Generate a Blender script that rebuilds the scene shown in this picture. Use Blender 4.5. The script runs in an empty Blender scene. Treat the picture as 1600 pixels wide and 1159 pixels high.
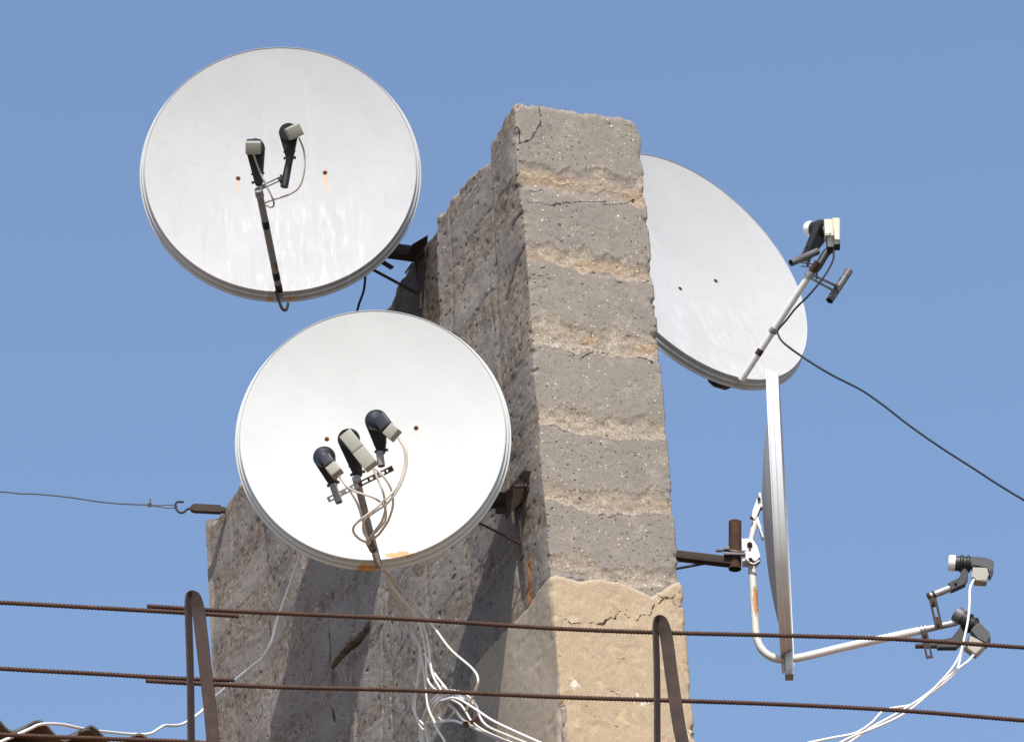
import bpy, bmesh, math, random
import numpy as np
from mathutils import Vector as V, Matrix
from math import sin, cos, pi, radians

SC = bpy.context.scene
COL = SC.collection

# ------------------------------------------------------------------ camera
ELEV, ROLL, FPX = radians(28.2435), radians(4.273), 9800.0
_r0 = V((1, 0, 0)); _u0 = V((0, -sin(ELEV), cos(ELEV))); FWD = V((0, cos(ELEV), sin(ELEV)))
RGT = _r0 * cos(ROLL) - _u0 * sin(ROLL)
UPV = _r0 * sin(ROLL) + _u0 * cos(ROLL)
cd = bpy.data.cameras.new('camera'); cam = bpy.data.objects.new('camera', cd); COL.objects.link(cam)
cam.matrix_world = Matrix(((RGT.x, UPV.x, -FWD.x, 0), (RGT.y, UPV.y, -FWD.y, 0), (RGT.z, UPV.z, -FWD.z, 0), (0, 0, 0, 1)))
cd.sensor_fit = 'HORIZONTAL'; cd.sensor_width = 36.0; cd.lens = 36.0 * FPX / 1600.0
cd.clip_start = 0.1; cd.clip_end = 6000.0
SC.camera = cam

# ------------------------------------------------------------------ sky, sun, exposure
SUN_AZ, SUN_EL = radians(3.0), radians(49.5)      # azimuth measured from straight behind the camera, towards the right
w = bpy.data.worlds.new('World'); SC.world = w; w.use_nodes = True
nt = w.node_tree; nt.nodes.clear()
sk = nt.nodes.new('ShaderNodeTexSky'); sk.sky_type = 'NISHITA'; sk.sun_disc = False
sk.sun_elevation = SUN_EL; sk.sun_rotation = pi - SUN_AZ
sk.air_density = 1.0; sk.dust_density = 1.9; sk.ozone_density = 2.0; sk.altitude = 200
bg = nt.nodes.new('ShaderNodeBackground'); bg.inputs['Strength'].default_value = 0.118
wo = nt.nodes.new('ShaderNodeOutputWorld')
nt.links.new(sk.outputs[0], bg.inputs[0]); nt.links.new(bg.outputs[0], wo.inputs[0])
sl = bpy.data.lights.new('sun', 'SUN'); sl.energy = 3.3; sl.angle = radians(0.53); sl.color = (1.0, 0.95, 0.88)
so = bpy.data.objects.new('sun', sl); COL.objects.link(so); so.location = (3, -20, 30)
sdir = V((sin(SUN_AZ) * cos(SUN_EL), -cos(SUN_AZ) * cos(SUN_EL), sin(SUN_EL)))
so.rotation_euler = sdir.to_track_quat('Z', 'Y').to_euler()
SC.view_settings.view_transform = 'Standard'; SC.view_settings.look = 'None'
SC.view_settings.exposure = 0.74; SC.view_settings.gamma = 1.0

# ------------------------------------------------------------------ survey of the place: turning sight lines into points
def ray(px, py): return FWD + RGT * ((px - 800) / FPX) - UPV * ((py - 579.5) / FPX)
def atY(px, py, Y):
    v = ray(px, py); return v * (Y / v.y)
TH = radians(23.506)
DF = V((cos(TH), sin(TH), 0)); DS = V((-sin(TH), cos(TH), 0))      # along the narrow front, along the long side
NS = -DF; NF = -DS
CORNER = V((0.07691834, 19.0, 9.3987841)); ZTOP = 11.28; WID = 0.483; LEN = 3.34
def side(px, py, D=0.0):
    v = ray(px, py); return v * ((CORNER.dot(NS) + D) / v.dot(NS))
def front(px, py, D=0.0):
    v = ray(px, py); return v * ((CORNER.dot(NF) + D) / v.dot(NF))
def u_side(px, py, D=0.0): return -(side(px, py, D) - CORNER).dot(DS)
def u_front(px, py, D=0.0): return (front(px, py, D) - CORNER).dot(DF)

# ------------------------------------------------------------------ noise for meshes
def _h(ix, iy, seed):
    n = (ix.astype(np.int64) * 374761393 + iy.astype(np.int64) * 668265263 + seed * 2147483647) & 0xffffffff
    n = ((n ^ (n >> 13)) * 1274126177) & 0xffffffff
    n = (n ^ (n >> 16)) & 0xffffffff
    return n / 4294967295.0
def vn(x, y, seed=0):
    x = np.asarray(x, float); y = np.asarray(y, float); x, y = np.broadcast_arrays(x, y)
    ix = np.floor(x); iy = np.floor(y); fx = x - ix; fy = y - iy
    fx = fx * fx * (3 - 2 * fx); fy = fy * fy * (3 - 2 * fy)
    a = _h(ix, iy, seed); b = _h(ix + 1, iy, seed); c = _h(ix, iy + 1, seed); d = _h(ix + 1, iy + 1, seed)
    return (a * (1 - fx) + b * fx) * (1 - fy) + (c * (1 - fx) + d * fx) * fy * 1.0
def fbm(x, y, seed=0, o=4):
    s = 0; a = 1; t = 0
    for k in range(o):
        s = s + a * vn(x * 2 ** k + 17.3 * k, y * 2 ** k - 9.1 * k, seed + k); t += a; a *= .5
    return s / t
def ss(a, b, x):
    t = np.clip((np.asarray(x, float) - a) / (b - a), 0, 1); return t * t * (3 - 2 * t)
def segdist(x, y, pts):
    best = np.full(np.broadcast(x, y).shape, 1e9)
    for (ax, ay), (bx, by) in zip(pts[:-1], pts[1:]):
        dx, dy = bx - ax, by - ay; L = dx * dx + dy * dy + 1e-12
        t = np.clip(((x - ax) * dx + (y - ay) * dy) / L, 0, 1)
        best = np.minimum(best, np.hypot(x - ax - t * dx, y - ay - t * dy))
    return best

# ------------------------------------------------------------------ materials
class NT:
    def __init__(s, name):
        s.m = bpy.data.materials.new(name); s.m.use_nodes = True; s.t = s.m.node_tree
        s.b = s.t.nodes['Principled BSDF']; s.o = s.t.nodes['Material Output']
        s.tc = None
    def n(s, ty, **kw):
        x = s.t.nodes.new(ty)
        for k, v in kw.items(): setattr(x, k, v)
        return x
    def l(s, a, b): s.t.links.new(a, b)
    def set(s, sock, v):
        if isinstance(v, bpy.types.NodeSocket): s.l(v, sock)
        elif isinstance(v, (tuple, list)): sock.default_value = tuple(v) + ((1,) if len(v) == 3 and len(sock.default_value) == 4 else ())
        else: sock.default_value = v
    def obj(s):
        if not s.tc: s.tc = s.n('ShaderNodeTexCoord')
        return s.tc.outputs['Object']
    def mapv(s, scale=(1, 1, 1), loc=(0, 0, 0), src=None):
        m = s.n('ShaderNodeMapping'); m.inputs['Scale'].default_value = scale; m.inputs['Location'].default_value = loc
        s.l(src or s.obj(), m.inputs['Vector']); return m.outputs[0]
    def noise(s, sc, det=4, rough=.55, vec=None, dist=0):
        x = s.n('ShaderNodeTexNoise'); x.inputs['Scale'].default_value = sc; x.inputs['Detail'].default_value = det
        x.inputs['Roughness'].default_value = rough; x.inputs['Distortion'].default_value = dist
        s.l(vec or s.obj(), x.inputs['Vector']); return x.outputs['Fac']
    def voro(s, sc, vec=None, out='Distance', rnd=1):
        x = s.n('ShaderNodeTexVoronoi'); x.inputs['Scale'].default_value = sc; x.inputs['Randomness'].default_value = rnd
        s.l(vec or s.obj(), x.inputs['Vector']); return x.outputs[out]
    def math(s, op, a, b=None, c=None, clamp=False):
        x = s.n('ShaderNodeMath', operation=op, use_clamp=clamp)
        s.set(x.inputs[0], a)
        if b is not None: s.set(x.inputs[1], b)
        if c is not None: s.set(x.inputs[2], c)
        return x.outputs[0]
    def step(s, v, a, b, lo=0.0, hi=1.0):
        x = s.n('ShaderNodeMapRange', interpolation_type='SMOOTHSTEP')
        s.set(x.inputs['Value'], v)
        x.inputs['From Min'].default_value = a; x.inputs['From Max'].default_value = b
        x.inputs['To Min'].default_value = lo; x.inputs['To Max'].default_value = hi
        return x.outputs[0]
    def mix(s, f, a, b, mode='MIX'):
        x = s.n('ShaderNodeMix', data_type='RGBA', blend_type=mode)
        s.set(x.inputs[0], f); s.set(x.inputs[6], a); s.set(x.inputs[7], b); return x.outputs[2]
    def sep(s, v):
        x = s.n('ShaderNodeSeparateXYZ'); s.l(v, x.inputs[0]); return x.outputs
    def bump(s, h, strength=.5, dist=.002):
        x = s.n('ShaderNodeBump'); x.inputs['Strength'].default_value = strength; x.inputs['Distance'].default_value = dist
        s.l(h, x.inputs['Height']); s.l(x.outputs[0], s.b.inputs['Normal'])
    def fin(s, col, rough=.6, metal=0.0, spec=.5):
        s.set(s.b.inputs['Base Color'], col); s.set(s.b.inputs['Roughness'], rough); s.set(s.b.inputs['Metallic'], metal)
        s.b.inputs['Specular IOR Level'].default_value = spec
        return s.m

def m_concrete():
    t = NT('weathered_concrete')
    at = t.n('ShaderNodeAttribute', attribute_name='wear'); c = t.n('ShaderNodeSeparateColor'); t.l(at.outputs['Color'], c.inputs[0])
    patch, ochre, crack_or_shade = c.outputs[0], c.outputs[1], c.outputs[2]; rust = at.outputs['Alpha']
    n1 = t.noise(5, 6, .6); n2 = t.noise(60, 5, .7); n3 = t.noise(260, 3, .7); n4 = t.noise(14, 5, .65)
    grey = t.mix(n1, (.228, .199, .168), (.315, .277, .235))
    grey = t.mix(t.step(n4, .5, .72), grey, (.36, .315, .268))
    nb = t.noise(13, 6, .72, dist=.8)
    brown = t.mix(t.step(t.math('ADD', t.math('MULTIPLY', n2, .5), t.math('MULTIPLY', nb, .5)), .36, .64), (.115, .090, .068), (.36, .30, .24))
    pm = t.step(t.math('ADD', patch, t.math('MULTIPLY', t.math('SUBTRACT', n2, .5), .5)), .40, .60)
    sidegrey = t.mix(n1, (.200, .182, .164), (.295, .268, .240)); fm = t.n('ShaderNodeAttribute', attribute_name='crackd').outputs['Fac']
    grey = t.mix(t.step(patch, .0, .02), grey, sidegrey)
    col = t.mix(pm, grey, brown)
    am = t.n('ShaderNodeAttribute', attribute_name='margin')
    mm = t.step(t.math('ADD', am.outputs['Fac'], t.math('MULTIPLY', t.math('SUBTRACT', n2, .5), .5)), .46, .54)
    col = t.mix(mm, col, t.mix(t.step(t.noise(150, 4, .75), .35, .65), (.245, .20, .155), (.48, .405, .32)))
    col = t.mix(t.math('MULTIPLY', ochre, t.step(n2, .25, .7, .3, .9), clamp=True), col, t.mix(t.step(t.noise(1, 5, .7, vec=t.mapv((50, 50, 170))), .36, .62), (.25, .155, .08), (.53, .375, .215)))
    col = t.mix(t.step(t.noise(3.2, 5, .65, dist=.5), .44, .62, 0, .30), col, (.20, .18, .165))
    col = t.mix(t.math('MULTIPLY', mm, t.step(t.noise(17, 5, .7, dist=.6), .54, .64, 0, .6)), col, (.55, .49, .41))
    # sand grain and white aggregate
    col = t.mix(t.step(n3, .34, .66, .62, 0), col, (.14, .12, .105))
    vs = t.voro(95); vc = t.voro(95, out='Color'); vr = t.sep(vc)[0]
    white = t.math('MULTIPLY', t.step(vs, .16, .30, 1, 0), t.step(vr, .90, .95))
    col = t.mix(t.math('MULTIPLY', white, .85), col, (.72, .66, .58))
    vb = t.voro(34, vec=t.mapv((1, 1, 1), (3, 1, 2))); vbr = t.sep(t.voro(34, vec=t.mapv((1, 1, 1), (3, 1, 2)), out='Color'))[1]
    wb = t.math('MULTIPLY', t.step(vb, .10, .17, 1, 0), t.step(vbr, .9, .95)); col = t.mix(wb, col, (.66, .6, .52))
    # blow holes
    wn = t.n('ShaderNodeTexNoise'); wn.inputs['Scale'].default_value = 70; t.l(t.obj(), wn.inputs['Vector'])
    wv = t.n('ShaderNodeVectorMath', operation='MULTIPLY_ADD'); t.l(wn.outputs['Color'], wv.inputs[0]); wv.inputs[1].default_value = (.016, .016, .016); t.l(t.obj(), wv.inputs[2]); wob = wv.outputs[0]
    warp = t.mapv((1, 1, 1.5), (.2, .7, .1), src=wob)
    p1 = t.voro(60, vec=warp); p1r = t.sep(t.voro(60, vec=warp, out='Color'))[0]
    pit1 = t.math('MULTIPLY', t.step(p1, .17, .27, 1, 0), t.step(p1r, .76, .80))
    warp2 = t.mapv((.8, .8, 1.4), (.9, .1, .4), src=wob)
    p2 = t.voro(26, vec=warp2); p2r = t.sep(t.voro(26, vec=warp2, out='Color'))[1]
    pit2 = t.math('MULTIPLY', t.step(t.math('ADD', p2, t.math('MULTIPLY', t.math('SUBTRACT', n2, .5), .14)), .10, .17, 1, 0), t.step(p2r, .74, .78))
    pit = t.math('MAXIMUM', pit1, pit2)
    tiny = t.voro(150, vec=wob); tr = t.sep(t.voro(150, vec=wob, out='Color'))[0]; tp = t.math('MULTIPLY', t.step(tiny, .2, .34, 1, 0), t.step(tr, .84, .88)); pit = t.math('MAXIMUM', pit, t.math('MULTIPLY', tp, .7))
    pit = t.math('MULTIPLY', pit, t.step(t.noise(5.5, 3, .6), .42, .52, .15, 1))
    col = t.mix(t.math('MULTIPLY', pit, .85), col, (.06, .048, .04))
    hl = t.step(t.math('ADD', fm, t.math('MULTIPLY', t.math('SUBTRACT', n4, .5), .004)), .0010, .0030, 1, 0); col = t.mix(hl, col, (.035, .028, .024))
    col = t.mix(t.math('MULTIPLY', crack_or_shade, .9), col, (.045, .035, .03))  # cracks and holes, plus the shade painted into the side recess
    col = t.mix(t.math('MULTIPLY', rust, t.step(n2, .25, .6), clamp=True), col, (.42, .17, .035))
    h = t.math('ADD', t.math('MULTIPLY', n3, .45), t.math('MULTIPLY', n2, t.math('MULTIPLY_ADD', t.math('MAXIMUM', t.math('MULTIPLY', pm, .6), mm), .8, .15)))
    h = t.math('SUBTRACT', h, t.math('MULTIPLY', pit, 1.6)); h = t.math('SUBTRACT', h, t.math('MULTIPLY', crack_or_shade, .6)); h = t.math('SUBTRACT', h, t.math('MULTIPLY', hl, 1.5))
    h = t.math('ADD', h, t.math('MULTIPLY', wb, .5))
    t.bump(h, .9, .0035)
    return t.fin(col, .93, 0, .2)

def m_plaster():
    t = NT('tan_plaster')
    at = t.n('ShaderNodeAttribute', attribute_name='wear'); c = t.n('ShaderNodeSeparateColor'); t.l(at.outputs['Color'], c.inputs[0])
    n1 = t.noise(7, 6, .6, dist=.6); n2 = t.noise(45, 5, .7); n3 = t.noise(300, 3, .7); n4 = t.noise(18, 6, .65, dist=1)
    col = t.mix(n1, (.31, .232, .148), (.47, .37, .25))
    col = t.mix(t.step(n4, .52, .7), col, (.53, .395, .24))
    col = t.mix(t.step(n2, .5, .8, 0, .5), col, (.52, .445, .34))
    col = t.mix(t.step(n4, .28, .42, .55, 0), col, (.36, .27, .18))
    col = t.mix(t.step(n3, .36, .6, .35, 0), col, (.25, .19, .13))
    col = t.mix(t.math('MULTIPLY', c.outputs[0], t.step(n2, .3, .6, .5, .95)), col, t.mix(n2, (.27, .22, .175), (.5, .42, .34)))
    grit = t.noise(140, 4, .8); col = t.mix(t.step(grit, .50, .72, 0, .45), col, (.26, .20, .14)); col = t.mix(t.step(grit, .5, .3, 0, .4), col, (.62, .52, .40))
    col = t.mix(c.outputs[1], col, t.mix(n4, (.27, .235, .185), (.40, .35, .28)))
    warp2 = t.mapv((1, 1, 1.2), (.9, .1, .4))
    p2 = t.voro(30, vec=warp2); p2r = t.sep(t.voro(30, vec=warp2, out='Color'))[1]
    pit = t.math('MULTIPLY', t.step(p2, .07, .12, 1, 0), t.step(p2r, .9, .93))
    ch = t.math('MULTIPLY', t.step(t.noise(9, 3, .5), .66, .7), t.step(n2, .5, .56)); col = t.mix(ch, col, (.62, .56, .47))
    col = t.mix(t.math('MULTIPLY', pit, .75), col, (.10, .07, .045))
    fm = t.n('ShaderNodeAttribute', attribute_name='crackd').outputs['Fac']
    hl = t.step(t.math('ADD', fm, t.math('MULTIPLY', t.math('SUBTRACT', t.noise(22, 4), .5), .003)), .0010, .0034, 1, 0); col = t.mix(hl, col, (.05, .035, .025))
    h = t.math('ADD', t.math('MULTIPLY', n3, .3), t.math('MULTIPLY', n2, .5)); h = t.math('SUBTRACT', h, pit); h = t.math('ADD', h, t.math('MULTIPLY', grit, .5)); h = t.math('SUBTRACT', h, t.math('MULTIPLY', hl, 1.5))
    t.bump(h, .9, .003)
    return t.fin(col, .9, 0, .2)

def m_dish(name, base, holes=(), dirt_or_shade=.5, chalk=.5, rustspots=(), scratch=None, streakdir=0.0):
    """painted steel reflector: object X / Y lie in the rim plane"""
    t = NT(name); x, y, z = t.sep(t.obj())
    mp = t.n('ShaderNodeMapping'); mp.inputs['Rotation'].default_value = (0, 0, streakdir); t.l(t.obj(), mp.inputs[0])
    src = mp.outputs[0]
    st = t.noise(1.0, 5, .65, vec=t.mapv((70, 3.5, 4), src=src)); st2 = t.noise(1.0, 4, .6, vec=t.mapv((22, 3, 3), (4, 1, 0), src=src))
    cl = t.noise(4, 4, .6); fine = t.noise(330, 2, .7); bl = t.noise(1, 4, .6, vec=t.mapv((42, 8, 9), (1, 5, 2), src=src))
    col = t.mix(t.step(cl, .3, .75), tuple(.93 * b for b in base), base)
    col = t.mix(t.step(st, .42, .75, 0, .13 * dirt_or_shade), col, (.33, .33, .33))
    col = t.mix(t.step(fine, .62, .75, 0, .35 * dirt_or_shade), col, (.27, .26, .245))
    mot = t.noise(22, 5, .7); col = t.mix(t.step(mot, .48, .72, 0, .22 * dirt_or_shade), col, tuple(.72 * b for b in base))
    spk = t.voro(26); spr = t.sep(t.voro(26, out='Color'))[0]; col = t.mix(t.math('MULTIPLY', t.step(spk, .05, .09, .7, 0), t.step(spr, .93, .95)), col, (.10, .075, .055))
    low = t.step(y, .05, -.30)
    low2 = t.math('MULTIPLY', low, t.step(t.math('ADD', t.math('ABSOLUTE', t.math('SUBTRACT', x, .04)), t.math('MULTIPLY', t.math('SUBTRACT', cl, .5), .5)), .14, .34, 1, 0))
    ck = t.math('MULTIPLY', t.math('MULTIPLY', low2, t.step(bl, .47, .74)), chalk * .75)
    col = t.mix(ck, col, (.56, .56, .555))
    dk = t.math('MULTIPLY', t.math('MULTIPLY', low, t.step(st2, .54, .7)), chalk * .55)
    col = t.mix(dk, col, (.36, .355, .345))
    wb = t.noise(40, 4, .7)
    for (hx, hy, ln, wd, am) in holes:
        dx = t.math('ABSOLUTE', t.math('SUBTRACT', x, hx)); dy = t.math('SUBTRACT', hy, y)
        m = t.math('MULTIPLY', t.step(dx, wd * .2, wd, 1, 0), t.math('MULTIPLY', t.step(dy, -.004, .004), t.step(dy, 0.0, ln, 1, 0)))
        m = t.math('MULTIPLY', m, t.step(wb, .2, .6, .4, 1)); col = t.mix(t.math('MULTIPLY', m, am), col, (.60, .33, .12))
    for (hx, hy, rx, ry, am) in rustspots:
        dx = t.math('DIVIDE', t.math('SUBTRACT', x, hx), rx); dy = t.math('DIVIDE', t.math('SUBTRACT', y, hy), ry)
        d = t.math('ADD', t.math('MULTIPLY', dx, dx), t.math('MULTIPLY', dy, dy))
        d = t.math('ADD', d, t.math('MULTIPLY', t.math('SUBTRACT', wb, .5), 2.6))
        col = t.mix(t.step(d, .5, 1.1, am, 0), col, t.mix(wb, (.30, .12, .03), (.72, .38, .10)))
    if scratch:
        for (sx0, sy0, sx1, sy1, wd) in scratch:
            f = t.math('DIVIDE', t.math('SUBTRACT', y, sy0), (sy1 - sy0)); lx = t.math('MULTIPLY_ADD', f, sx1 - sx0, sx0)
            lx = t.math('ADD', lx, t.math('MULTIPLY', t.math('SUBTRACT', t.noise(14, 3), .5), .03))
            d = t.math('ABSOLUTE', t.math('SUBTRACT', x, lx))
            m = t.math('MULTIPLY', t.step(d, wd * .2, wd, 1, 0), t.math('MULTIPLY', t.step(f, 0, .1), t.step(f, .9, 1, 1, 0)))
            col = t.mix(t.math('MULTIPLY', m, t.step(wb, .3, .6, .2, .6)), col, (.45, .43, .42))
    rim = t.step(t.math('SQRT', t.math('ADD', t.math('MULTIPLY', x, x), t.math('MULTIPLY', t.math('MULTIPLY', y, y), .857))), .46, .50)
    col = t.mix(t.math('MULTIPLY', rim, t.step(cl, .4, .7, 0, .3 * dirt_or_shade)), col, (.5, .48, .45))
    t.bump(t.math('ADD', t.math('MULTIPLY', fine, .2), cl), .12, .002)
    return t.fin(col, .72, 0, .2)

def m_paint(name, a, b, rough=.5, sc=40, rust=0.0, rustcol=(.40, .17, .06), metal=0, spec=.5, lo=.58):
    t = NT(name); n = t.noise(sc, 5, .65); n2 = t.noise(sc * .3, 5, .65, vec=t.mapv((1, 1, 1), (5, 2, 7))); f = t.noise(350, 2)
    col = t.mix(n, a, b)
    if rust: col = t.mix(t.step(n2, lo, lo + .06, 0, rust), col, t.mix(n, tuple(.5 * q for q in rustcol), rustcol))
    t.bump(t.math('ADD', n, t.math('MULTIPLY', f, .3)), .25, .0015)
    return t.fin(col, rough, metal, spec)

M = dict(
    concrete=m_concrete(), plaster=m_plaster(),
    rust=m_paint('rusty_steel', (.032, .016, .011), (.085, .046, .031), .85, 120, .5, (.13, .065, .038), spec=.25, lo=.5),
    darkrust=m_paint('old_brown_steel', (.020, .013, .011), (.058, .038, .029), .75, 80, .4, (.085, .042, .025), spec=.3),
    rebar=m_paint('rusty_rebar', (.028, .014, .010), (.10, .050, .033), .8, 25, .6, (.16, .082, .05), spec=.3),
    strap=m_paint('rusty_flat_bar', (.020, .013, .011), (.070, .043, .034), .75, 30, .5, (.10, .056, .038), spec=.35),
    blackp=m_paint('black_plastic', (.007, .0075, .009), (.016, .017, .020), .55, 50, spec=.4),
    fadep=m_paint('faded_black_plastic', (.010, .012, .016), (.028, .031, .037), .5, 25, spec=.45),
    greyp=m_paint('grey_beige_plastic', (.25, .24, .20), (.34, .325, .275), .5, 30, spec=.4),
    cream=m_paint('cream_plastic', (.40, .365, .275), (.48, .44, .34), .45, 20, spec=.4),
    whitep=m_paint('white_plastic', (.72, .72, .70), (.80, .80, .78), .4, 20, spec=.4),
    wpipe=m_paint('white_painted_pipe', (.58, .58, .57), (.74, .74, .72), .45, 20, .85, (.50, .22, .06), lo=.66),
    gpipe=m_paint('dirty_grey_pipe', (.15, .135, .12), (.30, .28, .26), .6, 35, .8, (.05, .03, .022), lo=.6),
    steel=m_paint('galvanised_steel', (.26, .26, .27), (.42, .42, .42), .5, 60, .5, (.16, .10, .07), metal=.5, lo=.55),
    dsteel=m_paint('dark_galvanised_steel', (.06, .062, .068), (.15, .15, .155), .55, 60, .5, (.12, .06, .04), metal=.35, lo=.5),
    cable=m_paint('grey_white_cable', (.55, .49, .42), (.72, .66, .59), .5, 15),
    bcable=m_paint('brownish_white_cable', (.33, .27, .235), (.46, .39, .345), .55, 15),
    wcable=m_paint('white_cable', (.72, .70, .67), (.82, .80, .77), .5, 15),
    black=m_paint('black_cable', (.006, .007, .011), (.012, .014, .020), .5, 15),
    wire=m_paint('old_wire', (.03, .02, .018), (.07, .05, .045), .7, 80),
    hole=m_paint('rusty_bolt', (.05, .018, .008), (.16, .06, .02), .9, 300, spec=.2),
)

# ------------------------------------------------------------------ object helpers
def tag(o, label=None, cat=None, group=None, kind=None):
    if label: o['label'] = label
    if cat: o['category'] = cat
    if group: o['group'] = group
    if kind: o['kind'] = kind
    return o
def link_mesh(name, me, mat, parent=None, smooth=True, angle=35):
    me.materials.append(mat)
    if smooth:
        me.shade_smooth(); me.set_sharp_from_angle(angle=radians(angle))
    o = bpy.data.objects.new(name, me); COL.objects.link(o)
    if parent is not None: o.parent = parent
    return o
def out(name, bm, mat, parent=None, frame=None, smooth=True, angle=35):
    """bm is in world space; frame = world matrix of the parent chain"""
    bmesh.ops.recalc_face_normals(bm, faces=bm.faces)
    if frame is not None: bm.transform(frame.inverted())
    elif parent is None:
        # origin at the base of the piece
        xs = [v.co for v in bm.verts]; o0 = V((sum(v.x for v in xs) / len(xs), sum(v.y for v in xs) / len(xs), min(v.z for v in xs)))
        bm.transform(Matrix.Translation(-o0))
    me = bpy.data.meshes.new(name); bm.to_mesh(me); bm.free()
    o = link_mesh(name, me, mat, parent, smooth, angle)
    if frame is None and parent is None: o.location = o0
    return o
def empty(name, mat4):
    o = bpy.data.objects.new(name, None); COL.objects.link(o); o.matrix_world = mat4; o.empty_display_size = .1; return o

def cr(pts, n=8):
    pts = [V(p) for p in pts]
    if len(pts) < 3: return pts
    P = [pts[0] * 2 - pts[1]] + pts + [pts[-1] * 2 - pts[-2]]; r = []
    for i in range(1, len(P) - 2):
        p0, p1, p2, p3 = P[i - 1:i + 3]
        for k in range(n):
            t = k / n
            r.append(.5 * ((2 * p1) + (p2 - p0) * t + (2 * p0 - 5 * p1 + 4 * p2 - p3) * t * t + (3 * p1 - p0 - 3 * p2 + p3) * t ** 3))
    r.append(pts[-1]); return r
def frames(pts):
    n = len(pts); T = [(pts[min(i + 1, n - 1)] - pts[max(i - 1, 0)]).normalized() for i in range(n)]
    a = V((0, 0, 1)) if abs(T[0].z) < .9 else V((1, 0, 0))
    u = (a - T[0] * a.dot(T[0])).normalized(); U = []
    for t in T:
        u = (u - t * u.dot(t)); u = u.normalized(); U.append(u.copy())
    return T, U
def tube(bm, pts, r, seg=10, caps=True, hollow=0):
    pts = [V(p) for p in pts]; T, U = frames(pts); rings = []
    for i, p in enumerate(pts):
        ri = r(i / (len(pts) - 1)) if callable(r) else (r[i] if isinstance(r, (list, tuple)) else r)
        b = T[i].cross(U[i])
        rings.append([bm.verts.new(p + (U[i] * cos(2 * pi * k / seg) + b * sin(2 * pi * k / seg)) * ri) for k in range(seg)])
    for A, B in zip(rings[:-1], rings[1:]):
        for k in range(seg): bm.faces.new((A[k], A[(k + 1) % seg], B[(k + 1) % seg], B[k]))
    if hollow:
        for ring, pt, t in ((rings[0], pts[0], T[0]), (rings[-1], pts[-1], -T[-1])):
            inner = [bm.verts.new(pt + (v.co - pt) * (1 - hollow)) for v in ring]
            deep = [bm.verts.new(v.co + t * .03) for v in inner]
            for k in range(seg):
                k2 = (k + 1) % seg
                bm.faces.new((ring[k], ring[k2], inner[k2], inner[k])); bm.faces.new((inner[k], inner[k2], deep[k2], deep[k]))
            bm.faces.new(deep)
    elif caps: bm.faces.new(rings[0][::-1]); bm.faces.new(rings[-1])
def rbox(bm, p0, p1, w, d, wdir, bev=.0, w1=None, d1=None):
    """box along p0->p1, w across wdir, d across the third axis"""
    p0 = V(p0); p1 = V(p1); a = (p1 - p0).normalized(); wd = V(wdir); wd = (wd - a * a.dot(wd)).normalized(); dd = a.cross(wd)
    w1 = w1 or w; d1 = d1 or d; vs = []
    for p, W, D in ((p0, w, d), (p1, w1, d1)):
        for sx, sy in ((-1, -1), (1, -1), (1, 1), (-1, 1)): vs.append(bm.verts.new(p + wd * sx * W / 2 + dd * sy * D / 2))
    f = [bm.faces.new([vs[i] for i in q]) for q in ((0, 1, 2, 3), (7, 6, 5, 4), (0, 4, 5, 1), (1, 5, 6, 2), (2, 6, 7, 3), (3, 7, 4, 0))]
    if bev:
        es = list({e for ff in f for e in ff.edges}); bmesh.ops.bevel(bm, geom=es, offset=bev, segments=3, affect='EDGES', profile=.5)
def prism(bm, poly, ext, bev=0):
    ext = V(ext); A = [bm.verts.new(V(p) - ext / 2) for p in poly]; B = [bm.verts.new(V(p) + ext / 2) for p in poly]
    n = len(poly); fs = [bm.faces.new(A[::-1]), bm.faces.new(B)]
    for k in range(n): fs.append(bm.faces.new((A[k], A[(k + 1) % n], B[(k + 1) % n], B[k])))
    if bev:
        es = list(fs[0].edges) + list(fs[1].edges); bmesh.ops.bevel(bm, geom=es, offset=bev, segments=2, affect='EDGES')
def slotted(bm, p0, p1, w, th, nrm, slots=((.12, .38), (.62, .88))):
    """flat perforated strap from p0 to p1: rails, ends and the bridges between the slots"""
    p0 = V(p0); p1 = V(p1); a = p1 - p0; n = V(nrm); ad = a.normalized(); n = (n - ad * ad.dot(n)).normalized(); wd = ad.cross(n)
    rw = w * .30
    for s in (-1, 1): rbox(bm, p0 + wd * s * (w - rw) / 2, p1 + wd * s * (w - rw) / 2, th, rw, n)
    t = 0.0
    for s0, s1 in list(slots) + [(1.0, 1.0)]:
        if s0 - t > .01: rbox(bm, p0 + a * t, p0 + a * s0, th * .96, w - 2 * rw, n)
        t = s1

# ------------------------------------------------------------------ ground far below
def ground():
    bm = bmesh.new(); bmesh.ops.create_grid(bm, x_segments=4, y_segments=4, size=3000); bm.transform(Matrix.Translation((0, 0, -1.7)))
    t = NT('dry_ground'); n = t.noise(.3, 6, .6); n2 = t.noise(6, 5, .7)
    col = t.mix(n, (.10, .10, .07), (.20, .19, .15)); col = t.mix(t.step(n2, .4, .7, 0, .5), col, (.2, .19, .16)); t.bump(n2, .5, .02)
    o = out('ground', bm, t.fin(col, .95)); o['kind'] = 'structure'
ground()

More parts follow.
